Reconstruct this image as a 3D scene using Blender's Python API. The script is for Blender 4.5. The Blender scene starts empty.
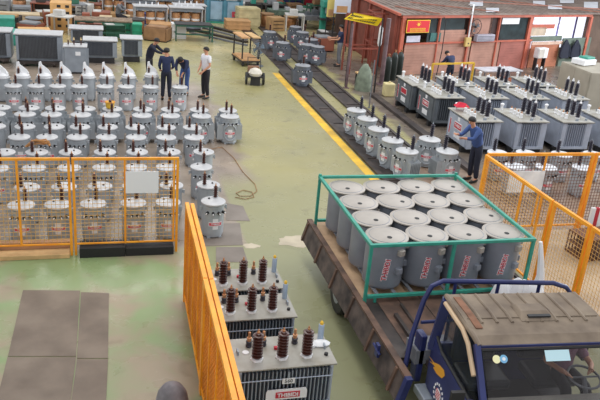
import bpy, math, random
from mathutils import Vector, Matrix
R = math.radians
sc = bpy.context.scene
COL = sc.collection
random.seed(7)
# ------------------------------------------------------------ camera
CH, FPX = 6.6, 734.0
PITCH, ROLL, YAW = R(22.2), R(5.1), R(16.2)
FWD = Vector((math.sin(YAW)*math.cos(PITCH), math.cos(YAW)*math.cos(PITCH), -math.sin(PITCH)))
RT = Vector((math.cos(YAW), -math.sin(YAW), 0)); UP = RT.cross(FWD)
CR = RT*math.cos(ROLL) + UP*math.sin(ROLL); CU = UP*math.cos(ROLL) - RT*math.sin(ROLL)
cam = bpy.data.cameras.new('camera'); camo = bpy.data.objects.new('camera', cam); COL.objects.link(camo)
cam.sensor_width = 36; cam.lens = FPX/600*36; cam.clip_end = 300
M = Matrix((CR, CU, -FWD)).transposed().to_4x4(); M.translation = Vector((0, 0, CH)); camo.matrix_world = M
sc.camera = camo
# ------------------------------------------------------------ light
w = bpy.data.worlds.new('world'); sc.world = w; w.use_nodes = True
w.node_tree.nodes['Background'].inputs[0].default_value = (0.93, 0.96, 1.0, 1)
w.node_tree.nodes['Background'].inputs[1].default_value = 0.80
def area(name, loc, target, sx, sy, power, col=(1, 1, 1)):
    l = bpy.data.lights.new(name, 'AREA'); l.shape = 'RECTANGLE'; l.size = sx; l.size_y = sy; l.energy = power; l.color = col
    o = bpy.data.objects.new(name, l); COL.objects.link(o); o.location = loc
    o.rotation_euler = (Vector(target)-Vector(loc)).to_track_quat('-Z', 'Y').to_euler()
area('roof_light', (3, 14, 11), (3, 14, 0), 3, 16, 520, (1, .97, .92))
area('roof_light', (13, 22, 11), (13, 22, 0), 3, 16, 700, (.95, .98, 1))
area('roof_light', (0, 32, 11), (0, 32, 0), 8, 5, 480, (1, .96, .88))
area('side_daylight', (32, 22, 6), (10, 18, 0), 16, 6, 3000, (.9, .95, 1))
sc.view_settings.view_transform = 'Standard'; sc.view_settings.look = 'None'
sc.view_settings.gamma = 1; sc.view_settings.use_curve_mapping = False; sc.view_settings.exposure = 0.14

# ------------------------------------------------------------ helpers
def at(px, py, z=0.0):          # point at height z seen at this spot of the 600x400 photograph
    d = FWD*FPX + CR*(px-300) + CU*(200-py); t = (z-CH)/d.z
    return Vector((0, 0, CH)) + d*t
def srgb(c):
    return tuple(((v/255)/12.92 if v/255 <= .04045 else ((v/255+.055)/1.055)**2.4) for v in c)
MATS = {}
def mat(name, c, rough=.55, metal=0.0, var=.12, scale=3.0, alpha=1.0, emit=0, trans=0, dirt=None):
    if name in MATS: return MATS[name]
    m = bpy.data.materials.new(name); m.use_nodes = True; nt = m.node_tree; b = nt.nodes['Principled BSDF']
    col = srgb(c)
    b.inputs['Roughness'].default_value = rough; b.inputs['Metallic'].default_value = metal
    if var:
        tc = nt.nodes.new('ShaderNodeTexCoord'); n = nt.nodes.new('ShaderNodeTexNoise'); n.inputs['Scale'].default_value = scale; n.inputs['Detail'].default_value = 4
        r = nt.nodes.new('ShaderNodeValToRGB'); r.color_ramp.elements[0].position = .32; r.color_ramp.elements[1].position = .68
        d = dirt and srgb(dirt) or tuple(v*(1-2*var) for v in col)
        r.color_ramp.elements[0].color = (*d, 1); r.color_ramp.elements[1].color = (*[min(1, v*(1+var*.6)) for v in col], 1)
        nt.links.new(tc.outputs['Object'], n.inputs['Vector']); nt.links.new(n.outputs['Fac'], r.inputs['Fac']); nt.links.new(r.outputs['Color'], b.inputs['Base Color'])
    else: b.inputs['Base Color'].default_value = (*col, 1)
    if emit: b.inputs['Emission Color'].default_value = (*col, 1); b.inputs['Emission Strength'].default_value = emit
    if alpha < 1: b.inputs['Alpha'].default_value = alpha
    if trans: b.inputs['Transmission Weight'].default_value = trans; b.inputs['IOR'].default_value = 1.1
    m.diffuse_color = (*col, 1); MATS[name] = m; return m

class MB:
    def __init__(s): s.v = []; s.f = []; s.m = []; s.mats = []; s.cur = 0
    def use(s, m):
        if m not in s.mats: s.mats.append(m)
        s.cur = s.mats.index(m); return s
    def face(s, f): s.f.append(f); s.m.append(s.cur)
    def hexa(s, p):             # 8 points: bottom 4 ccw, top 4 ccw
        b = len(s.v); s.v += [tuple(q) for q in p]
        for f in ((3, 2, 1, 0), (4, 5, 6, 7), (0, 1, 5, 4), (1, 2, 6, 5), (2, 3, 7, 6), (3, 0, 4, 7)): s.face(tuple(b+i for i in f))
        return s
    def box(s, x0, x1, y0, y1, z0, z1):
        return s.hexa([(x0, y0, z0), (x1, y0, z0), (x1, y1, z0), (x0, y1, z0), (x0, y0, z1), (x1, y0, z1), (x1, y1, z1), (x0, y1, z1)])
    def cbox(s, c, d, rz=0):
        co, si = math.cos(rz), math.sin(rz); P = []
        for z in (-1, 1):
            for x, y in ((-1, -1), (1, -1), (1, 1), (-1, 1)):
                X, Y = x*d[0]/2, y*d[1]/2; P.append((c[0]+X*co-Y*si, c[1]+X*si+Y*co, c[2]+z*d[2]/2))
        return s.hexa(P)
    def bar(s, a, b, w, h):     # square bar from a to b
        a, b = Vector(a), Vector(b); d = (b-a).normalized()
        u = d.cross(Vector((0, 0, 1))); u = u.normalized() if u.length > 1e-4 else Vector((1, 0, 0)); v = u.cross(d)
        P = []
        for q in (a, b):
            for x, y in ((-1, -1), (1, -1), (1, 1), (-1, 1)): P.append(q+u*x*w/2+v*y*h/2)
        return s.hexa(P)
    def tube(s, pts, r, n=8, close=False):
        pts = [Vector(p) for p in pts]; N = len(pts); b = len(s.v)
        rs = r if isinstance(r, (list, tuple)) else [r]*N
        up = None
        for i, p in enumerate(pts):
            if close: d = pts[(i+1) % N]-pts[i-1]
            else: d = pts[min(i+1, N-1)]-pts[max(i-1, 0)]
            d.normalize()
            if up is None: up = d.orthogonal().normalized()
            up = (up-d*up.dot(d)); up = up.normalized() if up.length > 1e-5 else d.orthogonal().normalized()
            q = d.cross(up)
            for k in range(n):
                a = 2*math.pi*k/n; s.v.append(tuple(p+(up*math.cos(a)+q*math.sin(a))*rs[i]))
        for i in range(N if close else N-1):
            j = (i+1) % N
            for k in range(n): s.face((b+i*n+k, b+i*n+(k+1) % n, b+j*n+(k+1) % n, b+j*n+k))
        if not close: s.face(tuple(b+k for k in range(n))[::-1]); s.face(tuple(b+(N-1)*n+k for k in range(n)))
        return s
    def lathe(s, c, prof, n=20, axis='z', sx=1, sy=1):
        b = len(s.v); N = len(prof)
        for r, z in prof:
            for k in range(n):
                a = 2*math.pi*k/n; x, y = r*math.cos(a)*sx, r*math.sin(a)*sy
                if axis == 'z': q = (c[0]+x, c[1]+y, c[2]+z)
                elif axis == 'x': q = (c[0]+z, c[1]+x, c[2]+y)
                else: q = (c[0]+x, c[1]+z, c[2]-y) if False else (c[0]+y, c[1]+z, c[2]+x)
                s.v.append(q)
        for i in range(N-1):
            for k in range(n): s.face((b+i*n+k, b+i*n+(k+1) % n, b+(i+1)*n+(k+1) % n, b+(i+1)*n+k))
        s.face(tuple(b+k for k in range(n))[::-1]); s.face(tuple(b+(N-1)*n+k for k in range(n)))
        return s
    def patch(s, r, a0, a1, z0, z1, n=8, th=.003):   # curved plate on a cylinder, angles from -Y
        b = len(s.v)
        for i in range(n+1):
            a = a0+(a1-a0)*i/n
            for rr in (r, r+th):
                for z in (z0, z1): s.v.append((math.sin(a)*rr, -math.cos(a)*rr, z))
        for i in range(n):
            o = b+i*4; p = o+4
            s.face((o+2, p+2, p+3, o+3)); s.face((o, o+1, p+1, p)); s.face((o+1, o+3, p+3, p+1)); s.face((o, p, p+2, o+2))
        s.face((b, b+2, b+3, b+1)); e = b+n*4; s.face((e, e+1, e+3, e+2)); return s
    def poly(s, pts, z0, z1):
        b = len(s.v); n = len(pts)
        s.v += [(p[0], p[1], z0) for p in pts]+[(p[0], p[1], z1) for p in pts]
        s.face(tuple(b+i for i in range(n))[::-1]); s.face(tuple(b+n+i for i in range(n)))
        for i in range(n): j = (i+1) % n; s.face((b+i, b+j, b+n+j, b+n+i))
        return s
    def plate(s, pts, nrm, th):  # flat polygon of 3D points with thickness
        b = len(s.v); n = len(pts); q = Vector(nrm).normalized()*th
        s.v += [tuple(Vector(p)) for p in pts]+[tuple(Vector(p)+q) for p in pts]
        s.face(tuple(b+i for i in range(n))[::-1]); s.face(tuple(b+n+i for i in range(n)))
        for i in range(n): j = (i+1) % n; s.face((b+i, b+j, b+n+j, b+n+i))
        return s
    def build(s, name, m=None, parent=None, smooth=False, bevel=0, label=None, kind=None):
        me = bpy.data.meshes.new(name); me.from_pydata(s.v, [], s.f)
        mats = s.mats or [m]
        for q in mats: me.materials.append(q)
        if s.mats: me.polygons.foreach_set('material_index', s.m)
        me.update()
        if smooth:
            me.polygons.foreach_set('use_smooth', [True]*len(me.polygons))
            try: me.set_sharp_from_angle(angle=R(38))
            except Exception: pass
        o = bpy.data.objects.new(name, me); COL.objects.link(o)
        if parent: o.parent = parent
        if bevel: b = o.modifiers.new('b', 'BEVEL'); b.width = bevel; b.segments = 2; b.limit_method = 'ANGLE'
        if label: o['label'] = label
        if kind: o['kind'] = kind
        return o
def struct(o): o['kind'] = 'structure'; return o
def tag(o, label, cat, group=None):
    o['label'] = label; o['category'] = cat
    if group: o['group'] = group
    return o
def thing(name, label, cat, loc=(0, 0, 0), rz=0, group=None):
    o = bpy.data.objects.new(name, None); COL.objects.link(o); o.empty_display_size = .2
    o.location = loc; o.rotation_euler = (0, 0, rz); return tag(o, label, cat, group)
KIDS = {}
def index_kids():
    KIDS.clear()
    for o in bpy.data.objects:
        if o.parent: KIDS.setdefault(o.parent.name, []).append(o)
def dup(root, loc, rz=None, label=None, group=None, skip=()):
    r = root.copy(); COL.objects.link(r); r.location = loc
    if rz is not None: r.rotation_euler = (0, 0, rz)
    if label: r['label'] = label
    if group: r['group'] = group
    for ch in KIDS.get(root.name, []):
        if ch.name.split('.')[0] in skip: continue
        c = ch.copy(); COL.objects.link(c); c.parent = r
        for g in KIDS.get(ch.name, []):
            d = g.copy(); COL.objects.link(d); d.parent = c
    return r
def text_mb(body, size, m, depth=.002, wrap=None, rot=0, loc=(0, 0, 0), bold=0.0, plane='y'):
    """lettering as a mesh standing upright, facing -Y; wrap=radius bends it round a tank; rot turns it in its plane"""
    cu = bpy.data.curves.new('t', 'FONT'); cu.body = body; cu.size = size; cu.extrude = depth; cu.offset = bold
    cu.align_x = 'CENTER'; cu.align_y = 'CENTER'; cu.resolution_u = 2
    o = bpy.data.objects.new('t', cu); COL.objects.link(o)
    dg = bpy.context.evaluated_depsgraph_get(); me = bpy.data.meshes.new_from_object(o.evaluated_get(dg))
    b = MB().use(m); c, s = math.cos(rot), math.sin(rot)
    for v in me.vertices:
        x, y, z = v.co; x, y = x*c-y*s, x*s+y*c
        if wrap: a = x/wrap; b.v.append((math.sin(a)*(wrap+z+depth)+loc[0], -math.cos(a)*(wrap+z+depth)+loc[1], y+loc[2]))
        else: b.v.append((x+loc[0], -z-depth+loc[1], y+loc[2]))
    for p in me.polygons: b.face(tuple(p.vertices))
    bpy.data.objects.remove(o); bpy.data.curves.remove(cu); bpy.data.meshes.remove(me)
    return b
def merge(a, b):
    for q in b.mats:
        if q not in a.mats: a.mats.append(q)
    o = len(a.v); a.v += b.v
    for f, m in zip(b.f, b.m): a.f.append(tuple(i+o for i in f)); a.m.append(a.mats.index(b.mats[m]))
    return a

# ------------------------------------------------------------ materials
GREY = mat('light_grey_paint', (176, 182, 188), .38, .1, .06, 4)
LIDM = mat('pale_grey_lid', (196, 196, 198), .4, .1, .07, 5)
GREYD = mat('slate_grey_paint', (104, 110, 116), .42, .1, .1, 4)
GREYM = mat('mid_grey_paint', (150, 158, 168), .4, .1, .07, 4)
DRUMM = mat('drum_grey_paint', (142, 146, 156), .42, .15, .08, 3)
DRUML = mat('drum_lid_paint', (178, 170, 162), .45, .1, .06, 3)
BROWN = mat('brown_porcelain', (78, 44, 38), .25, 0, .1, 8)
BLACKP = mat('dark_porcelain', (48, 44, 58), .3, 0, .1, 8)
WHITE = mat('white_plate', (236, 236, 238), .5, 0, 0)
RED = mat('red_print', (196, 44, 62), .5, 0, 0)
PINKRED = mat('faded_red_print', (216, 84, 98), .5, 0, 0)
COPPER = mat('copper', (205, 150, 110), .35, .6, .1)
BLACK = mat('black_rubber', (36, 36, 38), .6, 0, .1)
ORANGE = mat('orange_yellow_paint', (255, 172, 44), .42, 0, .08, 3, dirt=(240, 148, 32))
MESHW = mat('weld_mesh_wire', (232, 182, 104), .5, .2, .1)
YEL = mat('yellow_line_paint', (238, 190, 52), .6, 0, .12, 2, dirt=(200, 160, 60))
GREEN = mat('green_rack_paint', (58, 156, 136), .45, 0, .1, 5)
BLUEP = mat('navy_truck_paint', (42, 50, 104), .4, 0, .15, 3)
DUST = mat('dusty_roof_paint', (140, 125, 108), .8, 0, .16, 2.5, dirt=(104, 90, 78))
WOOD = mat('worn_wood', (126, 98, 76), .8, 0, .2, 3, dirt=(70, 58, 50))
PLY = mat('plywood', (196, 164, 130), .75, 0, .1, 2.5, dirt=(160, 130, 104))
WOODL = mat('pale_timber', (214, 176, 124), .7, 0, .12, 4)
DARK = mat('dark_steel', (58, 56, 58), .55, .3, .2, 3)
GREASE = mat('greasy_steel', (78, 68, 64), .5, .2, .25, 2.5, dirt=(44, 40, 40))
RUST = mat('rusty_brown', (112, 86, 72), .7, .1, .25, 3, dirt=(66, 52, 46))
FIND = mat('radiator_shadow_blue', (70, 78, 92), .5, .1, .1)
GREYT = mat('top_plate_grey', (170, 168, 162), .5, .1, .1, 4, dirt=(150, 144, 132))
REDF = mat('red_frame_paint', (200, 104, 80), .5, 0, .12, 3)
PINK = mat('pink_board', (190, 142, 124), .7, 0, .1, 2)
GLASSG = mat('green_dark_glass', (52, 66, 70), .15, 0, .25, 2)
FILM = mat('white_plastic_film', (238, 238, 240), .3, 0, .05)
TANK2 = mat('tank_bluegrey', (180, 188, 204), .35, .15, .06, 4)
SKIN = mat('skin', (206, 150, 120), .6, 0, .05)
HAIR = mat('black_hair', (28, 24, 24), .6, 0, 0)
NAVY = mat('navy_cloth', (40, 50, 84), .8, 0, .12, 6)
NAVYD = mat('dark_navy_cloth', (34, 38, 56), .8, 0, .12, 6)
BLUEC = mat('blue_cloth', (66, 92, 150), .8, 0, .12, 6)
WHITEC = mat('white_cloth', (232, 230, 236), .8, 0, .06, 6)
BLACKC = mat('black_cloth', (36, 34, 42), .8, 0, .1, 6)
GREYC = mat('grey_cloth', (120, 122, 128), .8, 0, .1, 6)
SHOE = mat('dark_shoe', (34, 30, 30), .5, 0, 0)

# ------------------------------------------------------------ floor
def floor_material():
    m = bpy.data.materials.new('painted_concrete'); m.use_nodes = True; nt = m.node_tree; N = nt.nodes; L = nt.links
    b = N['Principled BSDF']; b.inputs['Roughness'].default_value = .42
    g = N.new('ShaderNodeNewGeometry'); sep = N.new('ShaderNodeSeparateXYZ'); L.new(g.outputs['Position'], sep.inputs[0])
    def noise(scale, det=5, off=0, dist=0):
        n = N.new('ShaderNodeTexNoise'); n.inputs['Scale'].default_value = scale; n.inputs['Detail'].default_value = det; n.inputs['Distortion'].default_value = dist
        mp = N.new('ShaderNodeMapping'); mp.inputs['Location'].default_value = (off, off*2, 0); L.new(g.outputs['Position'], mp.inputs[0]); L.new(mp.outputs[0], n.inputs['Vector']); return n.outputs['Fac']
    def ramp(v, a, c): 
        r = N.new('ShaderNodeMapRange'); r.inputs[1].default_value = a; r.inputs[2].default_value = c; L.new(v, r.inputs[0]); return r.outputs[0]
    def mth(op, a, c=None):
        r = N.new('ShaderNodeMath'); r.operation = op
        for i, q in enumerate((a, c)):
            if q is None: continue
            if isinstance(q, (int, float)): r.inputs[i].default_value = q
            else: L.new(q, r.inputs[i])
        return r.outputs[0]
    def mix(f, a, c):
        r = N.new('ShaderNodeMix'); r.data_type = 'RGBA'; L.new(f, r.inputs[0])
        for i, q in ((6, a), (7, c)):
            if isinstance(q, tuple): r.inputs[i].default_value = (*srgb(q), 1)
            else: L.new(q, r.inputs[i])
        return r.outputs[2]
    X, Y = sep.outputs[0], sep.outputs[1]
    wob = mth('MULTIPLY', mth('SUBTRACT', noise(.9, 4, 3), .5), 1.6)
    Xw = mth('ADD', X, wob); Yw = mth('ADD', Y, wob)
    base = mix(ramp(noise(.35, 3), .35, .65), (163, 155, 106), (148, 143, 103))
    base = mix(ramp(Yw, 18, 12), base, (148, 148, 114))
    left = mth('MULTIPLY', ramp(Xw, 2.2, 1.2), ramp(Yw, 13.8, 13.2))
    gl = mix(ramp(noise(.8, 5, 9, .4), .42, .6), (138, 158, 110), (160, 146, 122))
    base = mix(left, base, gl)
    # worn concrete under the stored transformers
    z1 = mth('MULTIPLY', ramp(Xw, 3.9, 3.4), mth('MULTIPLY', ramp(Y, 13.2, 13.3), ramp(Yw, 27.5, 26.5)))
    z1 = mth('MAXIMUM', z1, mth('MULTIPLY', ramp(Xw, 1.0, .3), mth('MULTIPLY', ramp(Y, 13.2, 13.3), ramp(Yw, 36, 34))))
    z2 = mth('MULTIPLY', ramp(X, 2.75, 2.85), ramp(Y, 17.5, 16.2)); z1 = mth('MULTIPLY', z1, mth('SUBTRACT', 1, z2))
    base = mix(z1, base, mix(ramp(noise(1.2, 6, 5), .35, .65), (142, 128, 116), (164, 148, 132)))
    z3 = mth('MULTIPLY', ramp(X, 8.1, 8.2), ramp(Y, 13.6, 13.4))
    base = mix(z3, base, mix(ramp(noise(.9, 5, 7), .4, .6), (176, 152, 124), (196, 172, 142)))
    z4 = mth('MULTIPLY', ramp(X, 8.0, 8.2), mth('MULTIPLY', ramp(Y, 13.4, 13.5), ramp(Y, 18.3, 18.2)))
    base = mix(z4, base, mix(ramp(noise(1.4, 5, 2), .4, .6), (132, 112, 98), (166, 140, 120)))
    z5 = mth('MULTIPLY', ramp(Xw, 9.2, 9.5), mth('MULTIPLY', ramp(Y, 17.4, 17.6), ramp(Yw, 38, 35)))
    base = mix(z5, base, mix(ramp(noise(1.4, 5, 2), .4, .6), (96, 86, 78), (124, 112, 100)))
    far = ramp(Yw, 31, 34); base = mix(mth('MULTIPLY', far, ramp(noise(.5, 4, 11), .35, .6)), base, (196, 180, 132))
    st = mth('MULTIPLY', ramp(noise(2.2, 8, 4, .6), .58, .78), .45)
    base = mix(st, base, (106, 98, 74))
    sp = mth('MULTIPLY', ramp(noise(5, 3, 21), .70, .76), .5); base = mix(sp, base, (206, 200, 176))
    L.new(base, b.inputs['Base Color'])
    L.new(ramp(noise(1.5, 5, 8), 0, 1.6), b.inputs['Roughness'])
    return m
FLOORM = floor_material()
struct(MB().box(-30, 60, -4, 75, -.2, 0).build('floor', FLOORM))
# back wall panels
struct(MB().box(7.5, 40, 47.2, 47.5, 0, 7).build('wall_back', mat('back_wall_beige', (176, 164, 140), .8, 0, .12, 1)))
wb = thing('sliding_door', 'tall sliding doors in blue, red and beige at the far back wall', 'door', (0, 0, 0))
for a, c, nm, m in ((11.2, 12.7, 'door_leaf', mat('blue_door', (48, 52, 110), .6)), (13.5, 14.6, 'door_leaf', mat('dark_door', (40, 38, 50), .6)), (12.8, 13.3, 'post', mat('crimson_post', (170, 36, 54), .6)), (7.9, 9.0, 'door_leaf', mat('cream_leaf', (200, 190, 170), .7)), (9.4, 10.8, 'door_leaf', mat('beige_leaf', (186, 172, 148), .7))):
    MB().box(a, c, 47.02, 47.19, 0.02, 5).build(nm, m, wb)
# yellow line
struct(MB().poly([(6.72, 28.8), (6.98, 28.8), (6.98, 9.5), (6.72, 9.5)], 0, .004).build('trim_1', YEL))

# steel sheets on floor, foreground left
def gpoly(pts, z0=0.0, z1=.01):
    return MB().poly([tuple(at(*p, z1).xy) for p in pts][::-1], z0, z1)
SHEET = mat('brown_floor_sheet', (134, 120, 106), .6, 0, .09, 1.6, dirt=(112, 98, 86))
sh = [(((23, 290), (80, 290.5), (76, 356), (8, 356)), 'large brown floor sheet at upper left of the foreground pair'), (((7.5, 357), (76, 357), (70, 404), (-4, 404)), 'brown floor sheet at the bottom edge, left of the pair'),
      (((81, 292), (109, 293), (108, 358), (77, 358)), 'narrow brown floor sheet, upper right of the foreground sheets'), (((77, 359), (108, 359), (106, 404), (71, 404)), 'narrow brown floor sheet at the bottom edge, right of the pair')]
for p, l in sh: tag(gpoly(p).build('floor_sheet', SHEET), l, 'floor sheet')
GS = mat('grey_floor_sheet', (138, 128, 120), .6, 0, .1, 1.6, dirt=(116, 106, 98))
for p, l in ((((226, 203), (243, 206), (250, 221), (226, 220)), 'grey floor sheet beside the lone front transformer'), (((216, 247), (243, 247), (248, 262), (216, 262)), 'grey floor sheet behind the brown-bushing transformers'), (((188, 224), (240, 223), (243, 245), (190, 246)), 'wide grey floor sheet under the end of the front transformer row')):
    tag(gpoly(p, 0, .006).build('floor_sheet', GS), l, 'floor sheet')
# worn patches of bare concrete
PW = mat('bare_concrete', (196, 184, 162), .8, 0, .1, 3)
def blob(px, py, rx, ry, l):
    c = at(px, py); n = 22; P = []
    for i in range(n):
        a = 2*math.pi*i/n; k = 1+.22*random.uniform(-1, 1); P.append((c.x+rx*k*math.cos(a), c.y+ry*k*math.sin(a)))
    tag(MB().poly(P, 0, .003).build('worn_patch', PW), l, 'worn patch')
blob(296, 241, .42, .28, 'pale bare patch in the green floor left of the truck bed')
blob(251, 246, .18, .12, 'small pale bare patch next to grey floor sheet')

# ------------------------------------------------------------ tracks and sleepers
def strip(name, label, cat, pts, m, h=.02): return tag(gpoly(pts, 0, h).build(name, m), label, cat)
t = thing('floor_track', 'dark greasy steel roller track beside the yellow line', 'track')
MB().box(7.02, 7.16, 14.5, 29, 0, .07).build('rail', GREASE, t); MB().box(7.62, 7.74, 14.5, 40, 0, .06).build('rail', GREASE, t)
MB().box(7.16, 7.62, 14.5, 40, 0, .02).build('bed_plate', GREASE, t)
for i in range(11): MB().cbox((7.39, 15+i*1.7, .025), (.44, .12, .03)).build('sleeper', GREASE, t)
t = thing('floor_track', 'second dark roller track, between green floor strips', 'track')
MB().box(8.25, 8.35, 18.5, 40, 0, .06).build('rail', GREASE, t); MB().box(8.85, 8.95, 18.5, 40, 0, .06).build('rail', GREASE, t)
MB().box(8.35, 8.85, 18.5, 40, 0, .02).build('bed_plate', GREASE, t)
for i in range(12): MB().cbox((8.6, 19+i*1.7, .025), (.48, .12, .03)).build('sleeper', GREASE, t)
t = thing('timber_skid', 'long dark timber skid under the slate grey transformers', 'skid')
MB().box(9.75, 10.0, 17.2, 25.5, 0, .1).build('beam', GREASE, t)
t = thing('floor_track', 'double dark steel track crossing far behind the four workers', 'track')
for py0, py1 in ((24, 36), (32, 42)):
    a, b2 = at(190, py0-2), at(247, py1+1); MB().bar((a.x, a.y, .05), (b2.x, b2.y, .05), .22, .1).build('rail', GREASE, t)
    a, b2 = at(190, py0+1), at(247, py1+4); MB().bar((a.x, a.y, .04), (b2.x, b2.y, .04), .12, .08).build('rail', GREYC, t)
# cable on the floor
cb = [at(x, y, .015) for x, y in ((205, 150), (222, 147), (234, 158), (243, 172), (255, 184), (257, 191), (250, 196), (240, 196), (236, 193), (243, 190), (252, 192), (254, 197), (245, 199), (235, 197))]
tag(MB().tube(cb, .009, 6).build('cable', mat('tan_cable', (168, 128, 88), .7), smooth=True), 'thin brown cable curling across the floor beside the transformers', 'cable')

# ------------------------------------------------------------ bushings etc.
def bushing_mb(c, h, r, sheds, m, capm=None, n=12):
    b = MB().use(m); prof = [(r*.75, 0)]
    for i in range(sheds):
        z0 = h*.06+h*.8*i/sheds; dz = h*.8/sheds
        prof += [(r*.55, z0), (r, z0+dz*.5), (r*.95, z0+dz*.65), (r*.55, z0+dz*.8)]
    prof += [(r*.55, h*.88), (r*.3, h*.9)]
    b.lathe(c, prof, n); return b
def terminal_mb(c, h, r, m=COPPER): return MB().use(m).lathe(c, [(r, 0), (r*1.1, h*.4), (r*.6, h*.5), (r*.5, h)], 8)

def decal(parent, r, z, s=1.0, band=PINKRED):
    s *= 1.25
    b = MB().use(WHITE); b.patch(r, R(-12)*s, R(12)*s, z-.10*s, z+.10*s, 4); b.patch(r+.002, R(-30)*s, R(30)*s, z-.038*s, z+.038*s, 8)
    b.use(band).patch(r+.005, R(-28)*s, R(28)*s, z-.026*s, z+.026*s, 8)
    lab = b.build('maker_label', None, parent)
    text_mb('THIBIDI', .045*s, WHITE, .001, wrap=r+.0085, loc=(0, 0, z), bold=.001).build('lettering', None, lab)
    b2 = MB().use(WHITE)
    return lab

def make_pole_transformer(label, group, wide=False, hv=((.10, .10),), gm=GREY, r=.255, h=.70, lm=None, bush=(.32, .055, None)):
    lm = lm or LIDM
    t = thing('pole_transformer', label, 'transformer', group=group)
    b = MB().use(gm); b.lathe((0, 0, 0), [(r*.92, 0), (r*.94, .02), (r*.9, .04), (r, .05), (r, .075), (r, .2), (r, h-.06), (r+.012, h-.055), (r+.012, h-.02), (r, h-.015), (r, h)], 28)
    b.build('tank', None, t, smooth=True)
    b = MB().use(lm); b.lathe((0, 0, h), [(r+.025, 0), (r+.03, .012), (r+.025, .03), (r+.005, .04), (r*.8, .055), (r*.4, .066), (.02, .07)], 28); lid = b.build('lid', None, t, smooth=True)
    b = MB().use(DARK).lathe((-.08, .04, h+.062), [(.022, 0), (.022, .02), (.01, .03)], 8); b.build('relief_valve', None, lid)
    for s in (-1, 1):
        MB().use(gm).cbox((s*(r+.03), 0, h-.1), (.06, .03, .07)).cbox((s*(r+.05), 0, h-.14), (.015, .05, .05)).build('lifting_lug', None, t)
    for hx, hy in hv:
        q = bushing_mb((hx, hy, h+.045), bush[0], bush[1], 6, bush[2] or BROWN).build('bushing', None, t, smooth=True)
        terminal_mb((hx, hy, h+.045+bush[0]*.85), .07, .018, COPPER if not bush[2] else GREYM).build('terminal', None, q)
    for k in range(4):
        a = R(-42+28*k); rr = r+.028; q = MB().use(BLACK)
        c = (math.sin(a)*r, -math.cos(a)*r, h-.15); e = (math.sin(a)*(r+.055), -math.cos(a)*(r+.055), h-.155)
        q.tube([c, e], .03, 10); w = q.build('low_voltage_bushing', None, t, smooth=True)
        e2 = (math.sin(a)*(r+.085), -math.cos(a)*(r+.085), h-.158); MB().use(WHITE).tube([e, e2], .015, 8).build('terminal', None, w)
    if wide:
        for s in (-1, 1):
            q = MB().use(gm)
            for k in range(7):
                yy = -.15+.055*k; q.hexa([(s*(r-.06), yy-.007, .1), (s*(r+.11), yy-.007, .1), (s*(r+.11), yy+.007, .1), (s*(r-.06), yy+.007, .1), (s*(r-.06), yy-.007, h-.16), (s*(r+.11), yy-.007, h-.2), (s*(r+.11), yy+.007, h-.2), (s*(r-.06), yy+.007, h-.16)])
            q.build('radiator', None, t)
        q = MB().use(gm); P = [Vector((math.sin(.17*math.cos(a)/r)*(r+.02), -math.cos(.17*math.cos(a)/r)*(r+.02), .32+.22*math.sin(a))) for a in [2*math.pi*i/20 for i in range(20)]]
        q.tube(P, .016, 6, close=True).build('hoop', None, t, smooth=True)
    decal(t, r+.002, .30, .95 if not wide else .9)
    for s in (-1, 1): MB().use(gm).cbox((s*.12, 0, -.012), (.06, r*1.7, .03)).build('skid', None, t)
    t.location.z = 0
    return t
def gplace(proto, spots, used=[]):
    pass

# protos are moved into the scene as the first of their kind
row_names = {}
G1 = 'small grey pole transformers in the left yard'
front = make_pole_transformer('x', G1, hv=((.07, .11),), r=.226, bush=(.30, .048, None))
back = make_pole_transformer('x', G1, hv=((.10, .07),), r=.226, bush=(.30, .048, None))       # used turned round
wide = make_pole_transformer('x', 'wider pole transformers with side radiators', True, hv=((.06, .11),), r=.245, h=.72, bush=(.30, .048, None))
wideD = make_pole_transformer('x', 'pole transformers gathered at the far track', True, hv=((.06, .13),), r=.275, h=.74, gm=mat('worn_dark_grey', (112, 118, 130), .45, .1, .12, 4), lm=mat('worn_grey_lid', (150, 152, 158), .45, .1, .1, 4))
wideM = make_pole_transformer('x', 'x', True, hv=((.02, .15),), r=.275, h=.72, bush=(.42, .065, BLACKP))
smallR = make_pole_transformer('x', 'x', hv=((-.05, .12),), bush=(.38, .06, BLACKP), lm=mat('whitish_lid', (222, 224, 230), .4, .05, .05))
index_kids()
first = {}
def put(proto, loc, rz, label, group=None):
    loc = (loc[0], loc[1], .027)
    if proto.name not in first:
        first[proto.name] = 1; proto.location = loc; proto.rotation_euler = (0, 0, rz); proto['label'] = label
        if group: proto['group'] = group
        return proto
    return dup(proto, loc, rz, label, group)
ORD = ['first', 'second', 'third', 'fourth', 'fifth', 'sixth', 'seventh', 'eighth', 'ninth', 'tenth']
rowsF = [(13.80, [-2.35, -1.53, -.86, -.20, .57, 1.25, 2.17], 0, 'nearest row, behind the left yellow fence', 'f'),
         (14.72, [-2.3, -1.5, -.78, -.07, .62, 1.40, 2.19], 1, 'second row behind the yellow fence', 'b'),
         (15.84, [-2.2, -1.45, -.72, .02, .71, 1.40, 2.18], 0, 'third row behind the yellow fence', 'f'),
         (16.89, [-2.17, -1.46, -.73, .05, .79, 1.56, 2.37], 1, 'fourth row behind the yellow fence', 'b'),
         (18.02, [-2.68, -1.94, -1.30, -.60, .09, .82, 1.56, 2.27], 0, 'fifth row behind the yellow fence', 'f'),
         (18.86, [-2.58, -1.88, -1.18, -.55, .14, .83, 1.63, 2.32], 1, 'sixth row behind the yellow fence', 'b')]
for y, xs, turned, desc, k in rowsF:
    for i, x in enumerate(xs):
        put(front if k == 'f' else back, (x, y), math.pi+R(random.uniform(-12, 12)) if turned else R(random.uniform(-7, 7)), 'small grey transformer, %s from left in the %s' % (ORD[i], desc))
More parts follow.
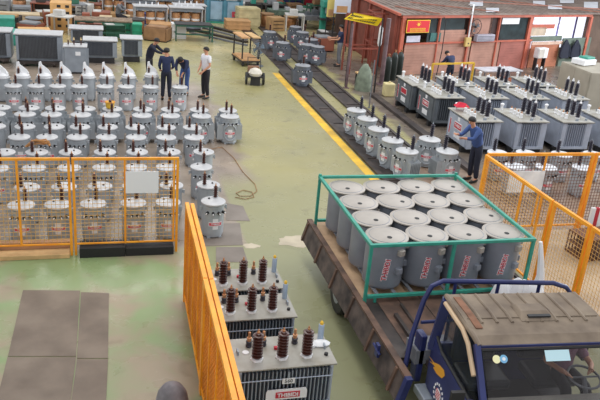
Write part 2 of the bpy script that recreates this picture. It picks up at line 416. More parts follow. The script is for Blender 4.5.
rowsW = [(19.9, [-2.72, -1.97, -1.31, -.55, .21, 1.07, 1.84, 2.71, 3.51], 0, 'front row of finned ones', 0),
         (20.5, [-2.62, -1.89, -1.22, -.43, .28, 1.10, 1.87, 2.68, 3.50], 1, 'back row of finned ones', 0)]
for y, xs, turned, desc, k in rowsW:
    for i, x in enumerate(xs):
        x *= 1.01 if turned else .995
        put(wide, (x, y), math.pi if turned else R(random.uniform(-4, 4)), 'wide grey pole transformer with side fins, %s from left in %s' % (ORD[i], desc))
x85 = [-3.2, -2.55, -1.90, -1.29, -.65, .10, .75, 1.50, 2.42]
for i, x in enumerate(x85):
    put(front, (x, 23.1+.05*x), R(random.uniform(-5, 5)), 'small grey transformer, %s from left in the row before the film-wrapped ones' % ORD[i])
def film_mb():
    b = MB().use(FILM)
    b.lathe((0, 0, .70), [(.25, 0), (.26, .05), (.21, .09), (.16, .12), (.06, .13), (.02, .135)], 12, sx=1, sy=1)
    b.hexa([(-.2, -.08, .8), (.0, -.1, .82), (.02, .08, .82), (-.18, .1, .8), (-.17, -.03, 1.16), (-.09, -.03, 1.18), (-.09, .04, 1.18), (-.16, .03, 1.16)])
    b.hexa([(-.14, -.06, .82), (.22, -.09, .8), (.24, .08, .8), (-.12, .08, .82), (-.11, -.03, 1.12), (.16, -.03, .92), (.16, .03, .92), (-.11, .03, 1.12)])
    return b
protofilm = None
for i, (px, py) in enumerate(((1, 78), (22, 78), (44, 78), (65, 78), (88, 78), (107, 78), (129, 78), (152, 77))):
    p = at(px, py, .75)
    put(back, (p.x, p.y+.15), math.pi, 'grey transformer under white film, %s from left in the wrapped row' % ORD[i])
    if protofilm is None:
        o = film_mb().build('plastic_film', None, smooth=True); protofilm = o
    else: o = protofilm.copy(); COL.objects.link(o)
    o.location = (p.x, p.y+.15, .08); o.scale = (.86, .86, .985); o.rotation_euler = (0, 0, R(random.uniform(-10, 20)))
    tag(o, 'crumpled white plastic film draped over %s wrapped transformer from left' % ORD[i], 'plastic film', 'films over the wrapped row')
# middle row beside tracks
MG = 'pole transformers lined up beside the roller track'
for i, (x, y) in enumerate(((7.56, 20.7), (7.60, 19.78), (7.58, 18.75), (7.62, 17.75), (7.68, 16.85))):
    put(wideM, (x, y), R(-72), 'pole transformer beside the roller track, %s from the far end of the line' % ORD[i], MG)
put(wideM, (8.76, 17.85), R(-30), 'pole transformer behind the end of the track line, left of the leaning worker', MG)
put(wideM, (8.82, 16.83), R(10), 'pole transformer right next to the leaning worker in blue', MG)
RG = 'pole transformers inside the right fence'
for x, y, l in ((10.27, 16.75, 'back row left'), (11.12, 16.72, 'back row second'), (12.14, 16.6, 'back row third'), (13.15, 16.6, 'back row rightmost'), (10.2, 15.7, 'front row left, behind white board'), (11.05, 15.62, 'front row middle'), (12.1, 15.55, 'front row right'), (13.1, 15.5, 'front row at the picture edge')):
    put(smallR, (x, y), R(random.uniform(-6, 6)), 'light grey pole transformer inside the right yellow fence, '+l, RG)
for p in (at(303, 87.5), ): put(wideD, (p.x, p.y+.3), 0, 'single grey pole transformer with white fittings standing on the near track end')
for px, py, l in ((283, 62, 'dark grey pole transformer left of the two front ones by the track end'), (270, 50, 'grey pole transformer at the left back of the far track group'), (303, 50, 'grey pole transformer in the middle of the far track group'), (318, 66, 'grey pole transformer in front of the standing blue worker'), (312, 58, 'grey pole transformer behind another near the standing blue worker'), (296, 44, 'grey pole transformer farthest in the track group'),(308, 64, 'grey pole transformer left neighbour of the one by the blue worker')):
    p = at(px, py); put(wideD, (p.x, p.y+.3), R(random.uniform(-30, 30)), l, 'pole transformers gathered at the far track')

# ------------------------------------------------------------ fences
def mesh_panel(b, a, c, z0, z1, step, r, m):
    """welded wire mesh between ground points a and c"""
    a, c = Vector(a), Vector(c); L = (c-a).length; d = (c-a)/L; n = int(L/step); b.use(m)
    for i in range(1, n):
        p = a+d*i*L/n; b.bar((p.x, p.y, z0), (p.x, p.y, z1), r*2, r*2)
    k = int((z1-z0)/step)
    for i in range(1, k):
        z = z0+(z1-z0)*i/k; b.bar((a.x, a.y, z), (c.x, c.y, z), r*2, r*2)
def fence_panel(label, a, c, z0, z1, group, mids=(), step=.075, wr=.0035, board=None, posts=True, wire=MESHW, pw=.06, feet=True):
    a, c = Vector((*a, 0)), Vector((*c, 0)); d = (c-a).normalized()
    t = thing('mesh_fence_panel', label, 'fence', (a.x, a.y, 0), math.atan2(d.y, d.x), group)
    L = (c-a).length
    MB().use(ORANGE).box(0, L, -pw/2, pw/2, z1-pw, z1).build('top_rail', None, t)
    MB().use(ORANGE).box(pw, L-pw, -pw*.3, pw*.3, z0, z0+pw*.6).build('bottom_rail', None, t)
    for x in (pw/2, L-pw/2): MB().use(ORANGE).box(x-pw/2, x+pw/2, -pw*.45, pw*.45, 0.0, z1-pw).build('post', None, t)
    for x in mids: MB().use(ORANGE).box(x*L-.018, x*L+.018, -.018, .018, z0, z1-.03).build('stile', None, t)
    b = MB(); mesh_panel(b, (pw, 0, 0), (L-pw, 0, 0), z0+pw, z1-pw, step, wr, wire); b.build('wire_mesh', None, t)
    return t
FG = 'yellow mesh fence panels before the left yard'
yF = 13.08
fence_panel('yellow mesh fence panel at the left picture edge', (-3.5, yF+.03), (-.58, yF), .22, 1.96, FG, mids=(.688,), wr=.0038, pw=.046)
fence_panel('yellow mesh fence panel carrying the white board', (-.55, yF), (1.38, yF), .22, 1.96, FG, mids=(.485, .955), wr=.0038, pw=.046)
# kerbs under fence
tag(MB().use(BLACK).box(-.46, .38, yF-.15, yF+.20, 0, .2).build('kerb_block', bevel=.01), 'black rubber kerb block at the middle fence post', 'kerb')
tag(MB().use(BLACK).box(.39, 1.3, yF-.14, yF+.16, 0, .17).build('kerb_block', bevel=.01), 'black rubber kerb block below the white board', 'kerb')
tag(MB().use(WOODL).box(-3.3, -.64, yF-.14, yF+.12, 0, .09).build('timber_beam', mat('tan_beam', (196, 150, 112), .8, 0, .15, 3), bevel=.01), 'lower tan timber beam along the left fence foot', 'timber')
tag(MB().use(mat('tan_beam', (196, 150, 112), .8, 0, .15, 3)).box(-3.3, -.64, yF+.14, yF+.26, 0, .22).build('timber_beam', bevel=.01), 'upper tan timber beam behind the left fence foot', 'timber')
tag(MB().use(WHITE).box(.40, 1.0, yF-.055, yF-.035, 1.27, 1.70).build('notice_board', mat('blank_white_board', (250, 252, 255), .5)), 'blank white board hung on the yellow fence before the left yard', 'board')
# side-on folded panel of the left aisle
OP = 'orange fence panels lined up edge-on in the foreground'
ys = [(11.18, 8.6), (8.58, 5.9)]
names = ['far one', 'near one']
for (y0, y1), nm in zip(ys, names):
    fence_panel('orange mesh fence panel seen edge-on, %s from the yard' % nm, (1.25+(y1-5.9)*.0135, y1), (1.25+(y0-5.9)*.0135, y0), .1, 1.85, OP, mids=(.25, .5, .75), step=.08, wr=.004, wire=mat('deep_orange_wire', (226, 136, 36), .5))
    fence_panel('inner orange mesh fence panel seen edge-on, %s from the yard' % nm, (1.33+(y1-5.9)*.0150, y1), (1.33+(y0-5.9)*.0150, y0), .1, 1.83, OP, mids=(.25, .5, .75), step=.08, wr=.004, wire=mat('deep_orange_wire', (226, 136, 36), .5))
# right enclosure
RF = 'yellow mesh fence panels of the right enclosure'
xs0, yb = 7.98, 13.42
fence_panel('yellow back fence panel of the right enclosure, left, with white board', (8.0, yb), (10.66, yb), .12, 1.9, RF, mids=(.545,), wire=mat('brown_wire', (120, 80, 60), .6, .2, .1), wr=.004)
fence_panel('yellow back fence panel running past the right picture edge', (10.7, yb), (13.3, yb), .12, 1.9, RF, wire=MATS['brown_wire'], wr=.004)
fence_panel('far yellow side fence panel, from the corner to beside the green rack', (xs0-.06, 13.34), (xs0-.03, 10.8), .12, 1.9, RF, mids=(.6, .86), wr=.0026)
fence_panel('middle yellow side fence panel, right of the truck cab', (xs0-.03, 10.76), (xs0+.02, 9.7), .12, 1.9, RF, mids=(), wr=.0026)
fence_panel('nearest yellow side fence panel, leaving at the picture edge', (xs0+.02, 9.66), (xs0+.06, 7.6), .12, 1.9, RF, mids=(.5,), wr=.0026)
tag(MB().use(MATS['blank_white_board']).box(8.6, 9.46, yb-.065, yb-.04, 1.0, 1.5).build('notice_board'), 'blank white board hung on the back of the right enclosure', 'board')
# crate inside the enclosure
t = thing('mesh_crate', 'brown mesh crate on the floor behind the right side fence', 'crate', (10.25, 12.2, 0), R(6))
bm_ = mat('brown_wire', (120, 80, 60)); b = MB(); 
for z in (.25, .5): b.use(bm_).box(-.5, .5, -.3, .3, z-.02, z)
for q in range(12): b.cbox((-.48+.087*q, -.3, .25), (.02, .02, .5)); b.cbox((-.48+.087*q, .3, .25), (.02, .02, .5))
b.build('cage', None, t); MB().use(bm_).box(-.5, .5, -.3, .3, 0, .04).build('base', None, t)
t = thing('barrier_stand', 'small red and white striped barrier inside the right enclosure', 'barrier', (10.7, 12.75, 0), R(0))
for k in range(6): MB().use(RED if k % 2 else WHITE).box(-.3+.1*k, -.2+.1*k, -.03, .03, .15, .85).build('stripe', None, t)
MB().use(DARK).box(-.32, .32, -.04, .04, .1, .15).cbox((-.28, 0, .05), (.05, .4, .1)).cbox((.28, 0, .05), (.05, .4, .1)).build('foot', None, t)

# ------------------------------------------------------------ foreground three-phase transformers
def make_three_phase():
    t = thing('distribution_transformer', 'nearest grey three-phase transformer, with brown bushings and number 560', 'transformer', (2.28, 8.08, 0), 0, 'three-phase transformers with brown bushings')
    W, D, H = .66, .35, .93
    b = MB().use(GREYM).box(-W+.06, W-.06, -D+.09, D-.09, .14, H); b.build('tank', None, t)
    for nm, s in (('front', -1), ('rear', 1)):
        b = MB()
        n = 24
        for i in range(n):
            x = -W+.05+(2*W-.1)*i/(n-1); b.use(GREYM).box(x-.007, x+.007, min(s*(D-.1), s*(D-.005)), max(s*(D-.1), s*(D-.005)), .2, H-.05)
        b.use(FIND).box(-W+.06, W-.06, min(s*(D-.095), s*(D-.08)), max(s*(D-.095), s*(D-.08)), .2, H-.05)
        o = b.build('radiator', None, t)
        b = MB().use(TANK2); y = s*(D+.002)
        for z in (H-.17, .35): b.tube([(-W+.03, y, z), (W-.03, y, z)], .009, 6)
        b.build('stiffener', None, o)
    for sx in (-1, 1): MB().use(TANK2).box(min(sx*(W-.06), sx*(W-.02)), max(sx*(W-.06), sx*(W-.02)), -D+.01, D-.01, .12, H).build('side_plate', None, t)
    MB().use(GREYT).box(-W-.02, W+.02, -D-.02, D+.02, H, H+.025).build('top_plate', None, t, bevel=.006)
    b = MB().use(DARK)
    for sx in (-.45, .45): MB().use(DARK).box(sx-.05, sx+.05, -D-.05, D+.05, 0, .12).build('skid', None, t)
    for x in (-.24, .10, .44):
        pass
    for x in (-.37, -.03, .31):
        o = bushing_mb((x, -.14, H+.03), .45, .075, 8, BROWN, n=18).build('high_voltage_bushing', None, t, smooth=True)
        MB().use(COPPER).lathe((x, -.14, H+.03+.40), [(.022, 0), (.02, .02), (.012, .03), (.012, .05), (.004, .06)], 10).build('terminal', None, o)
        MB().use(WHITE).lathe((x, -.14, H+.025), [(.09, 0), (.09, .02), (.06, .025)], 6).build('clamp_ring', None, o)
    for x in (-.42, -.22, .03, .22):
        o = MB().use(BLACKP).lathe((x, .17, H+.025), [(.04, 0), (.046, .02), (.036, .03), (.044, .08), (.03, .09)], 12).build('low_voltage_bushing', None, t, smooth=True)
        MB().use(COPPER).lathe((x, .17, H+.115), [(.03, 0), (.034, .05), (.02, .055), (.02, .13), (.006, .14)], 10).build('terminal', None, o)
    o = MB().use(mat('pale_blue_gauge', (176, 194, 214), .35)).lathe((.60, .21, H+.025), [(.042, 0), (.042, .24), (.034, .25)], 14).build('oil_gauge', None, t, smooth=True)
    MB().use(YEL).lathe((.60, .21, H+.275), [(.028, 0), (.026, .03), (.01, .05)], 12).build('cap', None, o)
    MB().use(RED).cbox((-.07, .06, H+.045), (.05, .05, .04)).build('tap_changer', None, t, bevel=.008)
    MB().use(DARK).lathe((.58, -.16, H+.025), [(.028, 0), (.028, .03), (.02, .035)], 8).build('filler_plug', None, t)
    MB().use(WHITE).lathe((-.49, .03, H+.025), [(.045, 0), (.045, .008), (.02, .01)], 14).build('cover_disc', None, t)
    for sx in (-1, 1):
        MB().use(GREYM).cbox((sx*(W-.06), .02, H+.05), (.02, .1, .06)).build('lifting_lug', None, t)
    return t
tp = make_three_phase(); index_kids()
o2 = dup(tp, (2.09, 9.27, 0), 0, 'middle grey three-phase transformer with brown bushings, between two alike', None, skip=())
o3 = dup(tp, (2.11, 10.12, 0), 0, 'farthest grey three-phase transformer with brown bushings, mostly hidden behind two alike')
o2.scale = o3.scale = (.92, .95, 1)
# number plate and nameplate only on the nearest
b = MB().use(WHITE).box(-.06, .11, -.375, -.365, .70, .78); np_ = b.build('number_plate', None, tp)
text_mb('560', .075, BLACK, .001, loc=(.025, -.376, .74), bold=.001).build('lettering', None, np_)
MB().use(GREYM).box(.01, .04, -.37, -.352, .78, .87).build('bracket', None, np_)
b = MB().use(WHITE); P = []
for x, z in ((-.27, .46), (-.27, .58), (-.25, .62), (.27, .62), (.29, .58), (.29, .46)): P.append((x, -.372, z))
b.plate(P, (0, -1, 0), .012); nm = b.build('nameplate', None, tp)
b = MB().use(RED).box(-.14, .19, -.392, -.384, .49, .58); rb = b.build('brand_band', None, nm)
text_mb('THIBIDI', .085, WHITE, .001, loc=(.025, -.394, .533), bold=.002).build('lettering', None, rb)
bg = MB().use(FILM); b2 = bg.lathe((2.29+.56, 8.17, .958), [(.12, 0), (.13, .02), (.08, .05), (.02, .06)], 9, sx=1.1, sy=.7)
bg.lathe((2.29+.42, 8.15, .958), [(.07, 0), (.06, .03), (.01, .05)], 7)
tag(bg.build('plastic_bag', None, smooth=True), 'crumpled white plastic bag on top of the nearest three-phase transformer', 'plastic bag')
# dark mound at the bottom edge left of the orange panels
p = at(172, 404, .3); b = MB().use(mat('grey_tarpaulin', (128, 122, 126), .6, 0, .22, 6))
b.lathe((p.x, p.y, 0), [(.24, 0), (.23, .35), (.2, .48), (.14, .57), (.06, .62), (.01, .63)], 18, sx=.95)
tag(b.build('wrapped_bundle', None, smooth=True), 'dark grey wrapped bundle at the bottom edge left of orange panels', 'bundle')

# ------------------------------------------------------------ right yard of large three-phase transformers
def make_big_tp(gm, lab_face=True, name='power_transformer'):
    t = thing(name, 'x', 'transformer', (0, 0, 0), 0, 'large three-phase transformers in the right yard')
    W, D, H = .53, .72, 1.0
    MB().use(gm).box(-W+.06, W-.16, -D+.14, D-.12, .16, H).build('tank', None, t)
    for s in (-1, 1):
        b = MB().use(gm)
        b.box(-W+.03, -W+.17, *sorted((s*(D-.16), s*(D-.02))), .2, H-.03); b.box(W-.22, W-.02, *sorted((s*(D-.16), s*(D-.02))), .2, H-.03)
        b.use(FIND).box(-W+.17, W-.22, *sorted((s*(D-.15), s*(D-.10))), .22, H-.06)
        for i in range(9):
            x = -W+.2+(2*W-.45)*i/8; b.use(gm).box(x-.009, x+.009, *sorted((s*(D-.12), s*(D-.02))), .22, H-.06)
        b.use(gm).box(-W+.03, W-.02, *sorted((s*(D-.12), s*(D-.01))), .16, .24)
        b.build('radiator', None, t)
    b = MB().use(gm)
    for i in range(12): y = -D+.2+(2*D-.4)*i/11; b.box(W-.17, W-.03, y-.008, y+.008, .24, H-.06)
    b.build('side_radiator', None, t)
    MB().use(gm).box(-W+.01, -W+.06, -D+.14, D-.14, .18, H-.05).build('side_plate', None, t)
    MB().use(GREYT).box(-W-.03, W+.02, -D-.03, D+.03, H, H+.03).build('top_plate', None, t)
    b = MB().use(BLACK)
    for y in (-.45, .45): MB().use(BLACK).box(-W-.03, W+.03, y-.07, y+.07, 0, .16).build('skid', None, t)
    for y in (-.30, 0, .30):
        o = bushing_mb((.22, y, H+.03), .52, .085, 8, BLACKP, n=12).build('high_voltage_bushing', None, t, smooth=True)
        MB().use(WHITE).lathe((.22, y, H+.50), [(.04, 0), (.04, .04), (.02, .05), (.02, .10)], 8).build('terminal', None, o)
        MB().use(WHITE).lathe((.22, y, H+.03), [(.07, 0), (.07, .03), (.05, .035)], 8).build('clamp_ring', None, o)
    for y in (-.35, -.15, .05, .25):
        o = MB().use(WHITE).lathe((-.22, y, H+.03), [(.05, 0), (.055, .03), (.04, .04), (.05, .13), (.03, .15)], 10).build('low_voltage_bushing', None, t, smooth=True)
        MB().use(COPPER).lathe((-.22, y, H+.18), [(.025, 0), (.018, .05), (.006, .07)], 8).build('terminal', None, o)
    o = MB().use(WHITE).lathe((-.38, .55, H+.03), [(.04, 0), (.04, .15), (.06, .16), (.06, .2), (.02, .22)], 12).build('oil_gauge', None, t, smooth=True)
    MB().use(GREYM).lathe((.38, -.52, H+.03), [(.04, 0), (.04, .05), (.02, .06)], 10).build('filler_cap', None, t, smooth=True)
    MB().use(GREYM).cbox((0, .6, H+.06), (.1, .02, .07)).cbox((0, -.6, H+.06), (.1, .02, .07)).build('lifting_lug', None, t)
    if lab_face:
        x = -W-.0
        b = MB().use(WHITE).box(x, x+.008, -.62+.35, -.12+.35, .55, .77).box(x, x+.008, -.58+.35, -.18+.35, .28, .45).box(x, x+.008, -.44+.35, -.30+.35, .82, .93)
        b.box(x-.001, x+.006, .45, .53, .3, .8)
        o = b.build('nameplate', None, t)
        b = MB().use(RED).box(x-.004, x, -.60+.35, -.14+.35, .575, .745); q = b.build('brand_band', None, o); MB().use(RED).box(x-.003, x, .46, .52, .32, .78).build('edge_band', None, o)
        tb = text_mb('THIBIDI', .12, WHITE, .001, bold=.002)
        tb.v = [(x-.004+v[1], -v[0]-.37+.35, v[2]+.66) for v in tb.v]; tb.build('lettering', None, q)
    return t
bigL = make_big_tp(TANK2); bigD = make_big_tp(GREYD); index_kids()
def putbig(proto, x, y, label, rz=0, lab=False):
    loc = (x, y, 0)
    if proto.name not in first:
        first[proto.name] = 1; proto.location = loc; proto['label'] = label; proto.rotation_euler.z = rz; return proto
    return dup(proto, loc, rz, label, skip=() if lab else ('nameplate',))
dk = R(0)
for i, x in enumerate((10.92, 12.48, 14.05, 15.62)):
    putbig(bigL, x, 19.45, 'large light blue-grey three-phase transformer, %s from left in the front row' % ORD[i])
for i, x in enumerate((11.0, 12.62, 14.2, 15.8)):
    putbig(bigD if i == 0 else bigL, x, 22.1+.03*i, ('slate grey' if i == 0 else 'light grey')+' three-phase transformer, %s from left in the middle row' % ORD[i], lab=i == 0)
for i, x in enumerate((10.85, 12.42, 14.02, 15.65)):
    putbig(bigD if i == 0 else bigL, x, 23.68+.12*i, ('slate grey' if i == 0 else 'light grey')+' three-phase transformer, %s from left in the back row' % ORD[i], lab=i == 0)
# red cloth on a transformer
b = MB().use(mat('red_cloth', (214, 44, 70), .8)); p = at(461, 105, 1.2)
b.hexa([(p.x-.2, p.y-.15, 1.16), (p.x+.25, p.y-.15, 1.16), (p.x+.22, p.y+.15, 1.16), (p.x-.18, p.y+.15, 1.16), (p.x-.05, p.y-.05, 1.3), (p.x+.12, p.y-.06, 1.27), (p.x+.1, p.y+.06, 1.26), (p.x-.06, p.y+.05, 1.29)])
tag(b.build('red_cloth'), 'crumpled red cloth on a front-row transformer behind the leaning worker', 'cloth')
# yellow pot carton
p = at(388, 96); b = MB().use(mat('cream_plastic', (230, 214, 160), .6)).box(p.x-.2, p.x+.2, p.y-.15, p.y+.2, 0, .5)
t = tag(b.build('plastic_can', bevel=.04), 'cream plastic can left of the slate grey labelled transformer', 'can')
MB().use(MATS['cream_plastic']).lathe((p.x, p.y, .5), [(.05, 0), (.05, .05), (.03, .06)], 10).build('cap', None, t)

# ------------------------------------------------------------ truck
TX = 5.28
def P3(px, py, z): return at(px, py, z)
tr = thing('flatbed_truck', 'navy blue flatbed truck with dusty cab roof, loaded with grey drums', 'truck', (TX, 9.0, 0))
def L(x, y, z): return (x-TX, y-9.0, z)
BZ = .80; BX0, BX1, BY0, BY1 = 3.87, 6.95, 7.95, 12.6
def tbox(b, x0, x1, y0, y1, z0, z1): return b.box(x0-TX, x1-TX, y0-9, y1-9, z0, z1)
b = MB().use(GREASE); tbox(b, BX0+.05, BX1, BY0, BY1, BZ-.12, BZ-.01); b.build('bed_frame', None, tr)
b = MB().use(PLY); tbox(b, BX0+.08, BX1-.05, 9.6, BY1, BZ-.01, BZ); b.build('bed_floor', None, tr)
b = MB().use(RUST)
for k in range(8): tbox(b, BX0+.3+.38*k, BX0+.66+.38*k, BY0, 9.59, BZ-.01, BZ+.0)
b.build('bed_planks', None, tr)
b = MB()
SB = mat('worn_side_board', (96, 84, 78), .7, .1, .3, 4, dirt=(52, 46, 46))
b.use(SB); b.hexa([L(BX0-.12, 7.45, BZ-.36), L(BX0-.07, 7.45, BZ-.36), L(BX0-.07, BY1, BZ-.36), L(BX0-.12, BY1, BZ-.36), L(BX0-.02, 7.45, BZ), L(BX0+.03, 7.45, BZ), L(BX0+.03, BY1, BZ), L(BX0-.02, BY1, BZ)])
b.use(RUST)
for k in range(6): y = 7.7+k*.95; b.hexa([L(BX0-.15, y, BZ-.36), L(BX0-.11, y, BZ-.36), L(BX0-.11, y+.06, BZ-.36), L(BX0-.15, y+.06, BZ-.36), L(BX0-.05, y, BZ), L(BX0-.01, y, BZ), L(BX0-.01, y+.06, BZ), L(BX0-.05, y+.06, BZ)])
b.use(RUST); tbox(b, BX0-.03, BX0+.07, 7.45, BY1, BZ+.0, BZ+.04)
sb = b.build('side_board', None, tr)
b = MB().use(BLUEP)
b.hexa([L(BX0-.14, 7.36, BZ-.38), L(BX0-.05, 7.36, BZ-.38), L(BX0-.05, 7.45, BZ-.38), L(BX0-.14, 7.45, BZ-.38), L(BX0-.04, 7.36, BZ+.05), L(BX0+.05, 7.36, BZ+.05), L(BX0+.05, 7.45, BZ+.05), L(BX0-.04, 7.45, BZ+.05)]); b.build('end_cap', None, sb, label='blue end cap')
b = MB().use(BLUEP); tbox(b, BX0-.12, BX0-.08, 8.25, 8.35, BZ-.2, BZ); b.tube([L(BX0-.1, 8.2, BZ-.12), L(BX0-.13, 8.4, BZ-.05)], .02, 6); b.build('latch', None, sb)
b = MB().use(SB); tbox(b, BX1, BX1+.06, 7.9, BY1, BZ-.3, BZ+.02); b.build('side_board', None, tr)
b = MB().use(GREASE); tbox(b, BX0+.4, BX0+.46, 7.0, 9.0, BZ-.02, BZ+.06); tbox(b, BX0+.62, BX0+.66, 7.3, 9.3, BZ-.0, BZ+.04); b.build('plank_runner', None, tr)
for sx in (-.45, .45):
    b = MB().use(DARK); b.box(sx-.05, sx+.05, -3.6, 3.5, .45, BZ-.13); b.build('chassis_rail', None, tr)
def wheel(x, y, r=.38, wd=.22):
    b = MB().use(BLACK); b.lathe(L(x-wd/2, y, r), [(r*.6, 0), (r*.94, .01), (r, .05), (r, wd-.05), (r*.94, wd-.01), (r*.6, wd)], 28, axis='x')
    o = b.build('wheel', None, tr, smooth=True); MB().use(GREYM).lathe(L(x-wd/2-.012, y, r), [(r*.3, 0), (r*.58, .02), (r*.6, wd+.02), (r*.3, wd+.024)], 20, axis='x').build('rim', None, o, smooth=True)
wheel(3.95, 10.5, .37); wheel(6.55, 10.5, .37); wheel(4.42, 6.35); wheel(6.05, 6.35)
b = MB().use(DARK); b.tube([L(4.0, 10.5, .37), L(6.5, 10.5, .37)], .06, 8); b.tube([L(4.42, 6.35, .38), L(6.05, 6.35, .38)], .06, 8); b.build('axle', None, tr)
# cab
RZ = 2.0
cx0, cx1 = 4.26, 6.14; yr, yf = 7.56, 6.54    # rear, windshield top
b = MB().use(DUST)
n = 10
# roof with rounded front edge, ribs
prof = [(yr+.03, RZ-.10), (yr+.03, RZ-.01), (yr, RZ+.01), (yr-.5, RZ+.03), (yf+.35, RZ+.02), (yf+.08, RZ-.01), (yf-.03, RZ-.07), (yf-.05, RZ-.12)]
for i in range(len(prof)-1):
    (y0, z0), (y1, z1) = prof[i], prof[i+1]
    b.hexa([L(cx0+.02, y1, z1-.03), L(cx1-.02, y1, z1-.03), L(cx1-.02, y0, z0-.03), L(cx0+.02, y0, z0-.03), L(cx0+.02, y1, z1), L(cx1-.02, y1, z1), L(cx1-.02, y0, z0), L(cx0+.02, y0, z0)])
for k in range(8):
    x = cx0+.22+.20*k
    b.tube([L(x, yr-.02, RZ+.012), L(x, yr-.5, RZ+.035), L(x, yf+.30, RZ+.020)], .021, 6)
b.tube([L(cx0+.06, yr-.62, RZ+.03), L(cx1-.06, yr-.62, RZ+.03)], .008, 6)
b.tube([L(cx0+.03, yr, RZ-.01), L(cx0+.03, yf+.1, RZ-.02), L(cx0+.06, yf-.03, RZ-.08)], .035, 8); b.tube([L(cx1-.03, yr, RZ-.01), L(cx1-.03, yf+.1, RZ-.02)], .035, 8)
roof = b.build('cab_roof', None, tr, smooth=True, label='dusty ribbed brown-grey cab roof')
b = MB().use(mat('rusty_gutter', (140, 98, 74), .8, 0, .2, 6)); b.bar(L(cx0+.13, yr-.1, RZ+.022), L(cx0+.13, yr-.55, RZ+.036), .09, .014); b.bar(L(cx0+.13, yr-.55, RZ+.036), L(cx0+.14, yf+.2, RZ+.014), .09, .014); b.build('rust_strip', None, roof)
b = MB().use(DUST); vx, vy = 5.22, 7.05
b.hexa([L(vx-.22, vy-.2, RZ+.02), L(vx+.25, vy-.2, RZ+.02), L(vx+.22, vy+.18, RZ+.03), L(vx-.2, vy+.18, RZ+.03), L(vx-.17, vy-.05, RZ+.085), L(vx+.2, vy-.05, RZ+.085), L(vx+.18, vy+.13, RZ+.08), L(vx-.16, vy+.13, RZ+.08)])
v = b.build('roof_vent', None, roof, bevel=.01); MB().use(BLACK).cbox(L(vx+.04, vy-.135, RZ+.06), (.3, .05, .02)).build('vent_slot', None, v)
# pillars and body
def pillar(b, a, c, w=.07): b.bar(L(*a), L(*c), w, w)
WB = 5.95                                       # windshield base y
WZ = 1.32
b = MB().use(BLUEP)
pillar(b, (cx0+.04, yf, RZ-.08), (cx0-.0, WB, WZ)); pillar(b, (cx1-.04, yf, RZ-.08), (cx1, WB, WZ))
pillar(b, (cx0+.03, yr-.05, RZ-.04), (cx0-.05, yr-.02, 1.2), .12); pillar(b, (cx1-.03, yr-.05, RZ-.04), (cx1+.05, yr-.02, 1.2), .12)
pillar(b, (cx0+.04, yf-.02, RZ-.10), (cx1-.04, yf-.02, RZ-.10), .05)
b.build('pillars', None, tr)
b = MB().use(BLUEP)
tbox(b, cx0-.02, cx1+.02, WB-.25, WB+.02, .55, WZ-.02); b.build('front_panel', None, tr, bevel=.04)
b = MB().use(BLUEP); tbox(b, cx0-.04, cx1+.04, yr-.04, yr+.02, .6, 1.28); tbox(b, cx0, cx1, yr-.03, yr+.01, 1.78, RZ-.05); b.build('rear_panel', None, tr)
b = MB().use(mat('smoked_glass', (90, 96, 104), .08, 0, 0, alpha=.3)); tbox(b, cx0+.1, cx1-.1, yr-.01, yr, 1.28, 1.78); b.build('rear_window', None, tr)
# gutter trim above the door window (cream)
b = MB().use(mat('cream_seal', (206, 178, 146), .7, 0, .1)); b.tube([L(cx0-.02, yr-.12, RZ-.05), L(cx0-.02, yf+.3, RZ-.06), L(cx0-.03, yf+.08, RZ-.12), L(cx0-.05, WB+.35, RZ-.35)], .03, 8); b.build('door_seal', None, tr, smooth=True)
# windshield
GL = mat('windshield_glass', (70, 66, 66), .04, 0, 0, alpha=.22)
b = MB().use(GL); b.hexa([L(cx0+.05, WB-.0, WZ), L(cx1-.05, WB, WZ), L(cx1-.05, WB+.012, WZ), L(cx0+.05, WB+.012, WZ), L(cx0+.08, yf-.05, RZ-.12), L(cx1-.08, yf-.05, RZ-.12), L(cx1-.08, yf-.038, RZ-.12), L(cx0+.08, yf-.038, RZ-.12)])
ws = b.build('windshield', None, tr)
b = MB().use(BLACK); c4 = [L(cx0+.06, WB-.01, WZ), L(cx1-.06, WB-.01, WZ), L(cx1-.09, yf-.06, RZ-.125), L(cx0+.09, yf-.06, RZ-.125)]; b.tube(c4, .018, 6, close=True); b.build('window_rubber', None, ws)
def onws(u, v_, off=-.015):   # point on windshield: u metres from left edge, v 0..1 downward
    z = (RZ-.12)+(WZ-(RZ-.12))*v_; y = (yf-.05)+(WB-(yf-.05))*v_; return Vector(L(cx0+.08+u, y+off, z))
nr = Vector((0, -.8, .6))
b = MB().use(mat('pale_blue_paper', (196, 228, 236), .5, 0, 0)); b.plate([onws(.80, .2), onws(1.12, .2), onws(1.12, .03), onws(.80, .03)], nr, .002); b.build('paper_notice', None, ws)
def disc(c, r, m, nm_, off): 
    q = MB().use(m); e1 = Vector((1, 0, 0)); e2 = (onws(0, 0)-onws(0, 1)).normalized()
    q.plate([c+nr*off+e1*r*math.cos(a)+e2*r*math.sin(a) for a in [2*math.pi*i/16 for i in range(16)]], nr, .002); return q.build(nm_, None, ws)
c = onws(.17, .14); disc(c, .05, mat('yellow_white_sticker', (246, 240, 190), .5, 0, 0), 'round_sticker', .002)
c = onws(.26, .14); disc(c, .05, mat('pale_blue_sticker', (120, 180, 220), .5, 0, 0), 'round_sticker', .004); disc(c, .022, WHITE, 'sticker_centre', .008)
